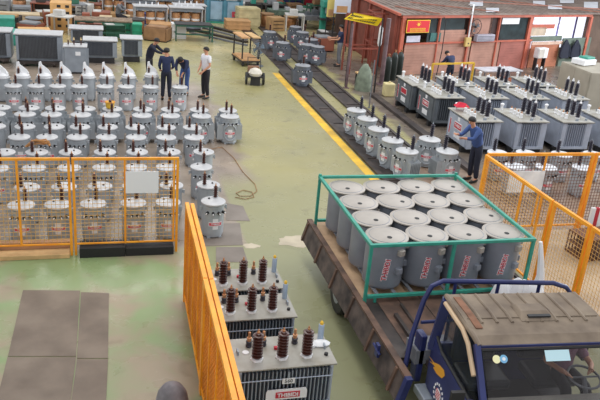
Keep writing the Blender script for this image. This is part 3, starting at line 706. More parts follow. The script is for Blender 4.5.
# interior
b = MB().use(mat('dashboard_grey', (150, 146, 138), .7)); tbox(b, cx0+.08, cx1-.08, WB+.04, WB+.35, 1.12, 1.34); b.build('dashboard', None, tr, bevel=.03)
b = MB().use(DARK); tbox(b, cx0+.05, cx1-.05, WB, yr-.05, .60, .66); b.build('cab_floor', None, tr)
for x in (4.75, 5.70):
    b = MB().use(mat('dark_seat_vinyl', (52, 56, 64), .4)); tbox(b, x-.32, x+.32, 6.85, 7.35, .98, 1.12); tbox(b, x-.30, x+.30, 7.35, 7.5, 1.1, 1.75); b.build('seat', None, tr, bevel=.05)
b = MB().use(GREYC); sc_ = Vector(L(5.80, 6.50, 1.42)); e1 = Vector((1, 0, 0)); e2 = Vector((0, .99, .14)); b.tube([sc_+e1*.2*math.cos(a)+e2*.2*math.sin(a) for a in [2*math.pi*i/20 for i in range(20)]], .016, 8, close=True)
b.tube([sc_-e1*.19, sc_+e1*.19], .012, 6); b.tube([sc_, Vector(L(5.80, 6.35, 1.2))], .03, 8); b.build('steering_wheel', None, tr, smooth=True)
# door
dr = MB().use(BLUEP)
dx = cx0-.06
dr.plate([L(dx, yr-.08, .62), L(dx, WB+.05, .62), L(dx, WB+.0, WZ-.05), L(dx, yr-.3, WZ+.0), L(dx, yr-.08, 1.42)], (1, 0, 0), .05)
door = dr.build('door', None, tr)
b = MB().use(BLACK); b.tube([L(dx+.01, yr-.13, 1.45), L(dx+.01, yr-.35, WZ+.03), L(dx+.01, WB+.1, WZ-.01)], .022, 6); b.build('window_rubber', None, door)
b = MB().use(mat('door_glass', (60, 66, 74), .05, 0, 0, alpha=.15)); b.plate([L(dx+.03, WB+.15, WZ), L(dx+.03, yr-.3, WZ+.02), L(dx+.035, yr-.15, 1.5), L(cx0+.02, yr-.18, RZ-.12), L(cx0+.02, yf+.1, RZ-.14)], (1, 0, 0), .006); b.build('door_window', None, door)
# flame emblem and round badge
YF = mat('orange_flame_paint', (224, 160, 50), .5, 0, 0)
fl = [(0, .0), (.06, .05), (.13, .05), (.20, .02), (.24, -.03), (.20, -.08), (.12, -.09), (.04, -.06), (-.06, -.02), (-.14, .04), (-.04, .02), (-.1, .08), (0, .05)]
def ondoor(y, z): return L(dx-.004, y, z)
b = MB().use(YF); fc = (7.12, 1.08)
pts = [ondoor(fc[0]+.16-u*1.7, fc[1]+v_+.72*u) for u, v_ in [(-.16, .10), (-.05, .05), (.05, .06), (.14, .02), (.17, -.05), (.13, -.11), (.03, -.09), (-.05, -.03), (-.02, .0), (-.13, .03), (-.06, .035)]]
b.plate(pts, (-1, 0, 0), .003); b.build('flame_emblem', None, door)
b = MB().use(WHITE); bc = (7.08, .78); ring = [Vector(ondoor(bc[0]+.15*math.cos(a), bc[1]+.15*math.sin(a))) for a in [2*math.pi*i/28 for i in range(28)]]
for i in range(0, 28): 
    if i % 2 == 0: b.bar(ring[i], ring[(i+1) % 28], .006, .03)
bd = b.build('round_badge', None, door)
b = MB().use(WHITE); b.plate([ondoor(bc[0]+.09*math.cos(a), bc[1]+.09*math.sin(a)) for a in [2*math.pi*i/20 for i in range(20)]], (-1, 0, 0), .004); b.build('badge_disc', None, bd)
b = MB().use(RED)
for k in range(4): b.bar(ondoor(bc[0]-.07, bc[1]+.05-.035*k), ondoor(bc[0]+.07, bc[1]+.06-.035*k), .014, .014)
b.build('badge_mark', None, bd)
b = MB().use(DARK); tbox(b, dx-.04, dx, 6.25, 6.4, 1.15, 1.19); b.build('door_handle', None, door)
b = MB().use(BLUEP); b.tube([L(dx-.0, 6.2, 1.38), L(dx-.2, 6.1, 1.45), L(dx-.25, 6.1, 1.5)], .014, 6); b.use(DARK).cbox(L(dx-.26, 6.08, 1.5), (.16, .05, .22)); b.build('mirror', None, tr)
# wing by the door foot
b = MB().use(BLUEP); tbox(b, cx0-.12, cx0-.02, 7.75, 7.95, .5, 1.25); b.use(GREYM); tbox(b, cx0-.2, cx0-.02, 7.25, 7.6, .48, .60); b.build('cab_step', None, tr, bevel=.02)
# head guard bar
gz = 2.02
b = MB().use(BLUEP)
def g(px, py, y):     # point on the guard plane y
    d = FWD*FPX + CR*(px-300) + CU*(200-py); k = y/d.y; return Vector((0, 0, CH))+d*k
gy = 7.95
pts = [g(404, 372, gy-.2), g(412, 335, gy-.1), g(424, 300, gy), g(432, 286, gy), g(443, 281, gy), g(500, 282, gy), g(553, 283, gy), g(566, 287, gy), g(571, 294, gy), Vector((g(571, 294, gy).x+.03, gy, 1.0))]
b.tube([L(*p) for p in pts], .035, 10)
for px in (456, 499, 540): p = g(px, 282, gy); b.tube([L(p.x, gy, p.z), L(p.x, gy, BZ)], .025, 8)
b.tube([L(4.2, gy, 1.35), L(6.1, gy, 1.35)], .025, 8)
b.build('head_guard', None, tr, smooth=True)
b = MB().use(GREYC); tbox(b, 4.1, 4.7, 7.75, 8.1, BZ-.0, BZ+.22); b.build('bed_box', mat('teal_grey', (112, 136, 136)), tr)

# the cab sits slightly turned on its chassis
CABROT = Matrix.Translation(Vector((cx0-TX, yr-9.0, 0))) @ Matrix.Rotation(R(-4.2), 4, 'Z') @ Matrix.Translation(-Vector((cx0-TX, yr-9.0, 0)))
for o in bpy.data.objects:
    if o.parent == tr and o.name.split('.')[0] in ('cab_roof', 'pillars', 'front_panel', 'rear_panel', 'rear_window', 'door_seal', 'windshield', 'dashboard', 'cab_floor', 'seat', 'steering_wheel', 'door', 'mirror'): o.matrix_local = CABROT
# steel rack on the truck bed
rx0, rx1, ry0, ry1, rz1 = 3.95, 6.76, 9.45, 12.38, 1.80
rk = thing('steel_rack', 'green steel rack around the grey drums on the truck', 'rack', (rx0, ry0, BZ))
RW, RD, RH = rx1-rx0, ry1-ry0, rz1-BZ
def rb_(nm_, *a): MB().use(GREEN).box(*a).build(nm_, None, rk, bevel=.004)
for x in (0, 1.40, RW): rb_('post', x-.025, x+.025, -.025, .025, 0, RH-.026)
for x in (0, RW): rb_('post', x-.025, x+.025, RD-.025, RD+.025, 0, RH+.06)
rb_('top_rail', -.03, RW+.03, -.03, .03, RH-.025, RH+.025); rb_('top_rail', -.03, RW+.03, RD-.03, RD+.03, RH-.025, RH+.025)
rb_('top_rail', -.028, .028, .03, RD-.03, RH-.025, RH+.025); rb_('top_rail', RW-.028, RW+.028, .03, RD-.03, RH-.025, RH+.025)
rb_('bottom_rail', .03, RW-.03, -.03, .03, .08, .13); rb_('bottom_rail', .03, RW-.03, RD-.03, RD+.03, .08, .13)
for x in (-.03, RW-.03): pass
for k in range(9): MB().use(GREYC).box(.2+.3*k, .26+.3*k, .03, RD-.03, .085, .105).build('slat', None, rk)
MB().use(GREEN).box(.15, .19, -.02, .02, 0, .08).cbox((.15+1.6, 0, .04), (.04, .04, .08)).build('foot', None, rk)

# drums
dm = thing('transformer_tank', 'x', 'tank', (0, 0, 0), 0, 'grey lidded tanks in the green rack')
r_ = .322; DH = .80
b = MB().use(DRUMM); b.lathe((0, 0, 0), [(r_*.9, 0), (r_*.97, .02), (r_, .06), (r_, DH-.02), (r_+.01, DH-.015), (r_+.01, DH)], 32); b.build('body', None, dm, smooth=True)
b = MB().use(DRUML); b.lathe((0, 0, DH), [(r_+.018, 0), (r_+.03, .008), (r_+.03, .028), (r_+.016, .036), (r_-.02, .032), (r_-.035, .038), (r_*.7, .05), (r_*.3, .058), (.01, .06)], 36); ld = b.build('lid', None, dm, smooth=True); MB().use(DRUMM).tube([((r_-.028)*math.cos(q), (r_-.028)*math.sin(q), DH+.034) for q in [2*math.pi*i/32 for i in range(32)]], .0055, 5, close=True).build('lid_groove', None, ld, smooth=True); MB().use(DARK).tube([((r_+.02)*math.cos(q), (r_+.02)*math.sin(q), DH-.004) for q in [2*math.pi*i/32 for i in range(32)]], .006, 5, close=True).build('gasket', None, ld, smooth=True)  # dark rings stand in for the shadow lines around the lid rim
b = MB().use(BLACK); b.lathe((.02, -.13, DH+.05), [(.042, 0), (.042, .009), (.03, .01)], 14); b.build('opening', None, ld)
for a in (38, 100):
    for z in (.66, .34):
        a_ = R(a); q = MB().use(DRUML if z > .5 else DRUMM); c = (math.sin(a_)*(r_+.02), -math.cos(a_)*(r_+.02), z); q.cbox(c, (.11, .09, .10), a_); q.build('bracket', None, dm, bevel=.01)
o = text_mb('THIBIDI', .115, WHITE, .0012, wrap=r_, rot=R(84), loc=(0, 0, .36), bold=.010).build('lettering_outline', None, dm)
text_mb('THIBIDI', .115, RED, .0022, wrap=r_+.002, rot=R(84), loc=(0, 0, .36), bold=.002).build('lettering', None, o)
index_kids()
rn = ['rear', 'second', 'third', 'front']; cn = ['leftmost', 'second from left', 'third from left', 'rightmost']
ysd = [12.02, 11.31, 10.60, 9.93]
for j, y in enumerate(ysd):
    for i in range(4):
        x = 4.37+.695*i+(.02 if j == 3 else 0); loc = (x, y, BZ+.105); l = 'grey cylindrical tank with lid, %s in the %s row of the green rack' % (cn[i], rn[j])
        rz = R(-13) if j == 3 else R(random.choice((-20, 0, 40, 25)))
        if i == 0 and j == 0: dm.location = loc; dm['label'] = l; dm.rotation_euler.z = rz
        else: dup(dm, loc, rz, l)
b = MB().use(FILM); p = (6.9, 9.35)
random.seed(3)
b.tube([(6.86, 9.4, 1.78), (6.90, 9.36, 1.5), (6.94, 9.32, 1.2), (6.93, 9.3, .98), (6.88, 9.2, .84)], [.03, .05, .07, .1, .13], 7)
for k in range(5): b.lathe((6.78-.15*k, 9.24+.04*(k % 2), BZ), [(.12, 0), (.13, .12), (.08, .25+.06*(k % 3)), (.02, .30+.06*(k % 3))], 7, sx=1.2, sy=.8)
tag(b.build('plastic_sheet', None, smooth=True), 'crumpled white plastic sheet at the right front corner of the rack', 'plastic sheet')

# ------------------------------------------------------------ people
def skin_mesh(name, chains, radii, m, parent, root=0, levels=1):
    """chains: list of vertex-name paths; radii: name -> (pos, r)"""
    idx, V, E_, Rr = {}, [], set(), []
    for ch in chains:
        for n in ch:
            if n not in idx: idx[n] = len(V); V.append(tuple(radii[n][0])); Rr.append(radii[n][1])
        for a, c in zip(ch, ch[1:]): E_.add((idx[a], idx[c]))
    me = bpy.data.meshes.new(name); me.from_pydata(V, list(E_), []); me.materials.append(m); o = bpy.data.objects.new(name, me); COL.objects.link(o); o.parent = parent
    o.modifiers.new('skin', 'SKIN'); me.skin_vertices or None
    if not me.skin_vertices: me.attributes  # layer is created with the modifier
    sv = me.skin_vertices[0].data
    for i, r in enumerate(Rr): sv[i].radius = (r, r); sv[i].use_root = (i == root)
    s = o.modifiers.new('sub', 'SUBSURF'); s.levels = levels; s.render_levels = levels
    o.modifiers['skin'].use_smooth_shade = True
    return o
def person(name, label, loc, rz, shirt, trousers, pose=None, sleeve='long', h=1.0, hair=True):
    J = dict(pel=(0, 0, .93), spi=(0, 0, 1.12), che=(0, 0, 1.31), nec=(0, 0, 1.46), hb=(0, -.012, 1.535), hm=(0, -.018, 1.59), ht=(0, -.005, 1.655))
    for s, k in ((-1, 'l'), (1, 'r')):
        J.update({'sh'+k: (s*.165, 0, 1.385), 'el'+k: (s*.225, .02, 1.12), 'wr'+k: (s*.235, -.06, .89), 'hi'+k: (s*.09, 0, .88), 'kn'+k: (s*.10, -.02, .49), 'an'+k: (s*.115, .02, .085), 'to'+k: (s*.13, -.14, .03)})
    if pose: J.update(pose)
    J = {k: Vector(v)*h for k, v in J.items()}
    t = thing(name, label, 'person', loc, rz)
    Rr = dict(pel=.12, spi=.11, che=.13, nec=.052, hb=.062, hm=.092, ht=.07)
    for k in 'lr': Rr.update({'sh'+k: .058, 'el'+k: .042, 'wr'+k: .028, 'hi'+k: .085, 'kn'+k: .057, 'an'+k: .04, 'to'+k: .032})
    rad = {k: (J[k], Rr[k]*h*(.74 if k in ('pel', 'spi', 'che') else .8 if k[:2] in ('sh', 'hi', 'kn') else 1)) for k in J}
    hd = (J['hm']-J['nec']).normalized()
    facing = Vector((0, -1, 0)); facing = (facing-hd*facing.dot(hd)).normalized()
    rad['nose'] = (J['hm']+facing*.105*h-hd*.01, .014)
    chains = [['pel', 'spi', 'che', 'nec', 'hb', 'hm', 'ht'], ['hm', 'nose']]
    for k in 'lr':
        chains.append(['che', 'sh'+k, 'el'+k, 'wr'+k]); chains.append(['pel', 'hi'+k, 'kn'+k, 'an'+k, 'to'+k])
        d = (J['wr'+k]-J['el'+k]).normalized(); side = d.cross(facing); side = side.normalized() if side.length > .2 else Vector((1, 0, 0))
        rad['pa'+k] = (J['wr'+k]+d*.055, .030); chains.append(['wr'+k, 'pa'+k])
        for f, (o_, ln) in enumerate(((-.03, .062), (-.01, .075), (.01, .07), (.028, .055))):
            a, c = 'f%d%s' % (f, k), 'g%d%s' % (f, k)
            rad[a] = (J['wr'+k]+d*(.075+ln*.4)+side*o_*1.1, .0095); rad[c] = (J['wr'+k]+d*(.075+ln)+side*o_*1.2+facing*.02, .008); chains.append(['pa'+k, a, c])
        rad['th'+k] = (J['wr'+k]+d*.06+side*(-.05)+facing*.015, .011); rad['ti'+k] = (J['wr'+k]+d*.09+side*(-.06)+facing*.03, .009); chains.append(['wr'+k, 'th'+k, 'ti'+k])
    skin_mesh('body', chains, rad, SKIN, t)
    ex = .034
    sr = {k: (J[k], Rr[k]*h+ex) for k in ('spi', 'che')}; sr['hem'] = (J['pel']+(J['pel']-J['spi']).normalized()*.09, .165*h); sr['nb'] = (J['che']*.25+J['nec']*.75, .07)
    ch = [['hem', 'spi', 'che', 'nb']]
    for k in 'lr':
        sr['sh'+k] = (J['sh'+k], Rr['sh'+k]*h+.026); sr['me'+k] = (J['sh'+k].lerp(J['el'+k], .7), .06); ch.append(['che', 'sh'+k, 'me'+k])
        if sleeve == 'long': sr['el'+k] = (J['el'+k], .055); sr['cu'+k] = (J['el'+k].lerp(J['wr'+k], .85), .042); ch.append(['me'+k, 'el'+k, 'cu'+k])
    skin_mesh('shirt', ch, sr, shirt, t)
    tr_ = {'wst': (J['pel'].lerp(J['spi'], .55), .125*h), 'pel': (J['pel'], .145*h)}; ch = [['wst', 'pel']]
    for k in 'lr':
        for q, e in (('hi', .02), ('kn', .022), ('an', .022)): tr_[q+k] = (J[q+k], Rr[q+k]*h+e)
        ch.append(['pel', 'hi'+k, 'kn'+k, 'an'+k])
    skin_mesh('trousers', ch, tr_, trousers, t)
    for k in 'lr':
        a, c = J['an'+k], J['to'+k]; dd = Vector((c.x-a.x, c.y-a.y, 0)).normalized()
        b = MB().use(SHOE); b.tube([a-dd*.05-Vector((0, 0, .04)), a+dd*.02-Vector((0, 0, .035)), c, c+dd*.05], [.042, .05, .042, .022], 8); b.build('shoe', None, t, smooth=True)
    if hair:
        ax = (hd-facing*.55).normalized(); b = MB().use(HAIR); c = J['hm']+hd*.012; q = ax.to_track_quat('Z', 'Y').to_matrix()
        pr = MB(); pr.lathe((0, 0, 0), [(.092*h, -.01), (.101*h, .01), (.098*h, .045), (.08*h, .078), (.045*h, .102), (.005, .112)], 14)
        b.v = [tuple(c+q @ Vector(v)) for v in pr.v]
        for f in pr.f: b.face(f)
        b.build('hair', None, t, smooth=True)
    for s in (-1, 1):
        sd = hd.cross(facing)*s; p_ = J['hm']+facing*.088*h+sd*.032+hd*.012
        MB().use(BLACK).lathe(p_, [(.002, -.01), (.01, -.005), (.01, .005), (.002, .01)], 6).build('eye', None, t)
    return t
def gp(px, py): p = at(px, py); return (p.x, p.y, 0)
# white-shirted man
p = gp(205, 98); person('person', 'man in white shirt and dark trousers standing with hands low, watching the others', (p[0], p[1], 0), R(-62), WHITEC, BLACKC, dict(wrl=(-.12, -.2, .95), wrr=(.12, -.22, .93), ell=(-.24, -.02, 1.12), elr=(.24, -.02, 1.12)), 'short', 1.04)
p = gp(166, 100); person('person', 'man in navy overalls with his back turned, left of the bending man', (p[0], p[1], 0), R(172), NAVY, NAVYD, dict(wrl=(-.16, -.25, 1.0), wrr=(.2, -.2, .95)), 'long', 1.03)
p = gp(184, 95); person('person', 'man in navy bending forward with both arms down over a transformer', (p[0], p[1]+.05, 0), R(-25), NAVY, BLUEC,
    dict(pel=(0, .12, .92), spi=(0, .03, 1.08), che=(0, -.17, 1.2), nec=(0, -.31, 1.27), hb=(0, -.37, 1.29), hm=(0, -.43, 1.30), ht=(0, -.50, 1.32), shl=(-.17, -.24, 1.22), shr=(.17, -.24, 1.22), ell=(-.18, -.36, 1.02), elr=(.18, -.36, 1.02), wrl=(-.1, -.46, .86), wrr=(.1, -.46, .84), hil=(-.09, .12, .88), hir=(.09, .12, .88)), 'long')
p = gp(149, 84); person('person', 'man in dark navy leaning and reaching right, behind the film-wrapped transformers', (p[0], p[1], 0), R(62), NAVYD, BLACKC,
    dict(spi=(0, -.04, 1.1), che=(0, -.13, 1.28), nec=(0, -.2, 1.42), hb=(0, -.24, 1.48), hm=(0, -.27, 1.53), ht=(0, -.28, 1.6), shl=(-.16, -.15, 1.36), shr=(.16, -.15, 1.36), ell=(-.2, -.36, 1.22), elr=(.2, -.36, 1.2), wrl=(-.1, -.6, 1.15), wrr=(.1, -.6, 1.13)), 'long', 1.03)
p = gp(338, 66); person('person', 'man in dark blue shirt and grey trousers working at the far bench', (p[0], p[1], 0), R(-100), NAVY, GREYC, dict(wrl=(-.14, -.4, 1.12), wrr=(.14, -.38, 1.1), ell=(-.22, -.12, 1.12), elr=(.22, -.12, 1.12)), 'short', 1.05)
person('person', 'worker in blue work shirt leaning to the labelled transformers', (9.55, 16.6, 0), R(-75), BLUEC, NAVYD,
    dict(spi=(0, -.06, 1.12), che=(0, -.18, 1.32), nec=(0, -.27, 1.47), hb=(0, -.30, 1.54), hm=(0, -.33, 1.6), ht=(0, -.33, 1.67), shl=(-.17, -.2, 1.4), shr=(.17, -.2, 1.4), ell=(-.2, -.4, 1.2), elr=(.2, -.38, 1.2), wrl=(-.12, -.62, 1.25), wrr=(.12, -.58, 1.22)), 'long', 1.06)
p = gp(118, 27); person('person', 'person in blue-grey seated on a box at the top left among coils', (p[0], p[1], 0), R(70), GREYC, BLACKC,
    dict(pel=(0, 0, .6), spi=(0, -.02, .8), che=(0, -.08, 1.0), nec=(0, -.12, 1.15), hb=(0, -.14, 1.22), hm=(0, -.16, 1.28), ht=(0, -.15, 1.35), shl=(-.17, -.08, 1.08), shr=(.17, -.08, 1.08), ell=(-.2, -.25, .9), elr=(.2, -.25, .9), wrl=(-.1, -.45, .85), wrr=(.1, -.45, .85), hil=(-.1, 0, .55), hir=(.1, 0, .55), knl=(-.12, -.42, .5), knr=(.12, -.42, .5), anl=(-.12, -.4, .085), anr=(.12, -.4, .085), tol=(-.12, -.55, .03), tor=(.12, -.55, .03)), 'long')
px_ = at(470, 92, 0)
person('person', 'person in navy bowing the head behind the yellow handrail', (13.55, 26.75, 0), R(200), NAVY, NAVYD, dict(che=(0, -.1, 1.2), spi=(0, -.04, 1.08), nec=(0, -.2, 1.32), hb=(0, -.25, 1.36), hm=(0, -.3, 1.38), ht=(0, -.36, 1.4), shl=(-.17, -.12, 1.26), shr=(.17, -.12, 1.26), ell=(-.2, -.25, 1.05), elr=(.2, -.25, 1.05), wrl=(-.1, -.45, 1.0), wrr=(.1, -.45, 1.0)), 'long')
# driver, seated, in local truck space placed in the world
person('person', 'driver seated behind the windshield holding the steering wheel', (5.76, 6.89, .18), R(-4), mat('mauve_cloth', (150, 110, 130), .8, 0, .1, 6), BLACKC,
    dict(pel=(0, 0, 1.03), spi=(0, .04, 1.15), che=(0, .04, 1.30), nec=(0, .03, 1.42), hb=(0, .01, 1.47), hm=(0, 0, 1.53), ht=(0, .01, 1.59), shl=(-.18, .02, 1.36), shr=(.18, .02, 1.36), ell=(-.34, -.12, 1.24), elr=(.28, -.2, 1.2), wrl=(-.26, -.42, 1.28), wrr=(.14, -.40, 1.28), hil=(-.1, 0, 1.0), hir=(.1, 0, 1.0), knl=(-.14, -.42, 1.0), knr=(.14, -.42, 1.0), anl=(-.14, -.50, .62), anr=(.14, -.50, .62), tol=(-.14, -.62, .55), tor=(.14, -.62, .55)), 'short')

# ------------------------------------------------------------ shed on the right
WP = Vector((12.15, 28.9, 0)); WD_ = Vector((math.cos(R(17)), math.sin(R(17)), 0)); WN = Vector((WD_.y, -WD_.x, 0))
def onwall(px, py, off=0.0):
    d = FWD*FPX + CR*(px-300) + CU*(200-py); o = Vector((0, 0, CH)); q = WP+WN*off; k = (q-o).dot(WN)/d.dot(WN); r = o+d*k; return (r-WP).dot(WD_), r.z
shed = thing('workshop_shed', 'low red-framed shed of pink boards under a flat corrugated roof', 'shed', tuple(WP), R(17))
# local frame: x along wall, y into the shed
def wrect(px0, py0, px1, py1, y0, y1, m, nm, parent=shed, label=None):
    (a, z1), (c, z0) = onwall(px0, py0), onwall(px1, py1)
    return MB().use(m).box(a, c, y0, y1, max(z0, .0), z1).build(nm, None, parent, label=label)
zb = onwall(408, 17)[1]
t_end = onwall(592, 14)[0]
MB().use(REDF).box(-.1, t_end, -.08, .06, zb-.04, zb+.08).build('top_beam', None, shed)
for px, w_ in ((404, .18), (471, .08), (531, .2), (591, .14), (440, .05), (500, .06)):
    a = onwall(px, 20)[0]; MB().use(REDF).box(a-w_/2, a+w_/2, -.06, .06, 0, zb-.04).build('post', None, shed)
zm = onwall(440, 43)[1]; t1, t2 = onwall(405, 43)[0], onwall(531, 43)[0]
MB().use(REDF).box(t1, t2, -.05, .05, zm-.03, zm+.04).build('mid_rail', None, shed)
def planks(x0, x1, z0, z1, y, nm='board_panel', m=PINK):
    b = MB().use(m); n = max(2, int((z1-z0)/.12)); 
    for i in range(n): z = z0+(z1-z0)*i/n; b.box(x0, x1, y, y+.02, z+.006, z0+(z1-z0)*(i+1)/n)
    b.use(REDF).box(x0, x1, y+.02, y+.03, z0, z1)
    return b.build(nm, None, shed)
planks(t1, onwall(440, 43)[0], 0, zm, -.01); planks(onwall(440, 43)[0], onwall(471, 43)[0], 0, zm+.33, .02)
planks(onwall(472, 43)[0], onwall(500, 43)[0], 0, zm, .0); planks(onwall(501, 43)[0], t2, 0, zm, .0, m=mat('dull_red_board', (172, 104, 92), .7, 0, .1, 2))
planks(onwall(441, 30)[0], onwall(466, 30)[0], zm+.33, onwall(455, 30)[1], .03)
planks(onwall(532, 43)[0], onwall(560, 43)[0], 0, onwall(545, 42)[1], .0, m=mat('orange_board', (186, 116, 86), .7, 0, .12, 2))
def glass(px0, px1, m=GLASSG):
    a, c = onwall(px0, 20)[0], onwall(px1, 20)[0]; w = MB().use(m).box(a, c, .04, .05, zm+.03, zb-.04).build('window_pane', None, shed)
    return w
glass(430, 439); glass(441, 466); glass(503, 529)
wrect(431, 33, 440, 41, .0, .02, mat('teal_glass', (70, 120, 116), .2), 'window_pane')
wrect(475, 18, 491, 36, .06, .08, PINK, 'board_panel'); wrect(492, 18, 500, 38, .06, .08, mat('dark_brown_board', (70, 50, 48), .7), 'board_panel')
wrect(503, 18, 519, 24, .0, .02, WHITE, 'white_sheet')
wrect(533, 20, 560, 24, .1, .14, WHITE, 'shelf_board'); wrect(533, 25, 556, 29, .1, .14, REDF, 'shelf_board'); wrect(533, 28, 547, 36, .1, .14, mat('beige_board', (206, 186, 164), .7), 'shelf_board'); wrect(533, 37, 563, 41, .1, .14, mat('grey_green_board', (110, 124, 112), .7), 'shelf_board')
wrect(532, 42, 562, 44, -.04, .02, mat('pale_sill', (226, 190, 170), .7), 'sill')
# side wall receding from the corner
b = MB().use(mat('brown_red_panel', (138, 74, 60), .7, 0, .15, 2)).box(11.98, 12.06, 28.95, 36, 0, 2.45); struct(b.build('wall_shed_side'))
b = MB()
for k, y in enumerate((29.0, 30.6, 32.3, 34.0)): 
    st_ = MB().use(mat('dull_red_steel', (150, 76, 60), .6, 0, .15, 3)).box(11.88, 11.98, y, y+.14, 0, 2.55).build('post', None); st_.parent = shed; st_.matrix_parent_inverse = (Matrix.Translation(WP) @ Matrix.Rotation(R(17), 4, 'Z')).inverted()
# roof
CORR = mat('corrugated_roof', (150, 134, 124), .6, .05, .15, 1.5, dirt=(118, 102, 94))
def tw(x, y): return WP+WD_*x+Vector((-WD_.y, WD_.x, 0))*y
rb0 = MB().use(CORR)
A0 = Vector((11.9, 28.7, 0)); B0 = tw(t_end+6, -.2); C0 = Vector((B0.x+2, 46, 0)); D0 = Vector((11.9, 46, 0))
z0_ = zb+.09
rb0.poly([(A0.x, A0.y), (B0.x, B0.y), (C0.x, C0.y), (D0.x, D0.y)], z0_, z0_+.04)
for k in range(60):        # corrugation ribs along Y
    x = 12.0+k*.3; y0 = A0.y+(x-A0.x)*math.tan(R(17))+.05
    rb0.box(x-.03, x+.03, y0, 46, z0_+.04, z0_+.065)
rf = rb0.build('roof_sheet', None); rf.parent = shed; rf.matrix_parent_inverse = (Matrix.Translation(WP) @ Matrix.Rotation(R(17), 4, 'Z')).inverted()
MI = rf.matrix_parent_inverse.copy()
def shedpart(b, nm): o = b.build(nm, None); o.parent = shed; o.matrix_parent_inverse = MI; return o
b = MB().use(REDF); b.bar((11.88, 28.65, z0_+.03), (11.88, 46, z0_+.03), .1, .1); shedpart(b, 'roof_edge')
for (pa, pb) in (((410, 2), (500, 12)), ((450, 0), (600, 9)), ((395, 6), (440, 14)), ((500, 0), (600, 12))):
    a, c = at(*pa, z0_+.09), at(*pb, z0_+.09); b = MB().use(mat('roof_batten', (170, 120, 104), .7)); b.bar(a, c, .08, .05); shedpart(b, 'batten')
for x0, y0, x1, y1 in ((470, 1, 483, 6), (486, 8, 499, 12), (533, 1, 545, 5), (548, 5, 562, 9), (560, 0, 574, 3), (584, 2, 598, 8)):
    P = [at(x0, y0, z0_+.075), at(x1, y0, z0_+.075), at(x1, y1, z0_+.075), at(x0, y1, z0_+.075)]
    shedpart(MB().use(mat('pale_skylight', (226, 230, 240), .3)).plate(P[::-1], (0, 0, 1), .01), 'skylight_sheet')
# red sign with yellow emblem and two lines
(a, z1), (c, z0) = onwall(407.5, 20, .12), onwall(428.5, 32.5, .12)
sg = thing('wall_sign', 'red sign with yellow border, emblem and yellow writing on the shed front', 'sign', tuple(WP+WD_*((a+c)/2)+WN*.13+Vector((0, 0, (z0+z1)/2))), R(17))
hw, hh = (c-a)/2, (z1-z0)/2; YS = mat('sign_yellow', (246, 200, 60), .5, 0, 0)
MB().use(YS).box(-hw, hw, -.01, .02, -hh, hh).build('border', None, sg); MB().use(mat('sign_red', (226, 40, 50), .5, 0, 0)).box(-hw+.03, hw-.03, -.016, -.01, -hh+.03, hh-.03).build('sign_face', None, sg)
b = MB().use(YS)
for k in range(9): aa = R(200*k/8-10); r1, r2 = hh*.34, hh*.5; b.plate([(r1*math.cos(aa+.1), -.018, hh*.35+r1*math.sin(aa+.1)), (r2*math.cos(aa), -.018, hh*.35+r2*math.sin(aa)), (r1*math.cos(aa-.1), -.018, hh*.35+r1*math.sin(aa-.1))], (0, -1, 0), .004)
b.plate([(hh*.26*math.cos(q), -.018, hh*.3+hh*.26*math.sin(q)) for q in [2*math.pi*i/12 for i in range(12)]], (0, -1, 0), .004); b.build('emblem', None, sg)
b = MB().use(YS)
for row, zz in enumerate((-.38, -.68)):
    x = -hw*.7
    while x < hw*.66: wd = random.choice((.03, .045, .035)); b.box(x, x+wd, -.022, -.016, hh*zz-.03, hh*zz+.035); b.box(x, x+wd+.012, -.022, -.016, hh*zz-.008, hh*zz+.008); x += wd+.03
b.build('lettering', None, sg)
(a, z1), (c, z0) = onwall(407, 36, .1), onwall(419.5, 42, .1)
b = MB().use(mat('pale_lilac_paper', (214, 210, 226), .6)); b.box(-(c-a)/2, (c-a)/2, -.01, .01, -(z1-z0)/2, (z1-z0)/2); o = tag(b.build('paper_notice'), 'pale paper notice below the red sign on the shed', 'notice'); o.location = WP+WD_*((a+c)/2)+WN*.1+Vector((0, 0, (z0+z1)/2)); o.rotation_euler.z = R(17)
# conduit, junction box, AC box, fan, fridge-like white box
def wallthing(name, label, cat, px, py, off): x, z = onwall(px, py, off); q = WP+WD_*x+WN*off; return thing(name, label, cat, (q.x, q.y, z), R(17))
t = wallthing('conduit_pipe', 'white bent conduit pipe over the shed roof edge', 'pipe', 468, 40, .12)
MB().use(WHITE).tube([(0, 0, 0), (0, 0, zb+.25-t.location.z), (.5, .5, zb+.45-t.location.z), (1.3, 1.6, zb+.3-t.location.z)], .035, 8).build('pipe', None, t, smooth=True)
t = wallthing('junction_box', 'yellowed junction box on the shed post', 'electrical box', 467.5, 42, .14)
MB().use(mat('yellowed_plastic', (214, 184, 112), .5, 0, .1)).box(-.16, .16, -.06, .06, -.2, .2).build('housing', None, t, bevel=.015); MB().use(DARK).lathe((.0, -.085, -.05), [(.03, 0), (.03, .02)], 10, axis='y').build('knob', None, t)
t = wallthing('window_unit', 'long pale grey air unit on the shed front', 'air conditioner', 484, 38, .14)
MB().use(mat('lilac_grey_casing', (176, 172, 186), .5)).box(-.55, .55, -.13, .1, -.14, .17).build('casing', None, t, bevel=.02); b = MB().use(DARK)
for k in range(4): b.box(-.5, .5, -.135, -.13, -.1+.06*k, -.085+.06*k)
b.build('grille', None, t)
t = wallthing('wall_fan', 'round wire fan behind the shed window frame', 'fan', 476, 27, .06)
b = MB().use(DARK); b.tube([(.33*math.cos(q), 0, .33*math.sin(q)) for q in [2*math.pi*i/24 for i in range(24)]], .014, 6, close=True)
for k in range(12): q = 2*math.pi*k/12; b.tube([(0, 0, 0), (.33*math.cos(q), 0, .33*math.sin(q))], .005, 5)
b.build('guard', None, t); b = MB().use(GREYC)
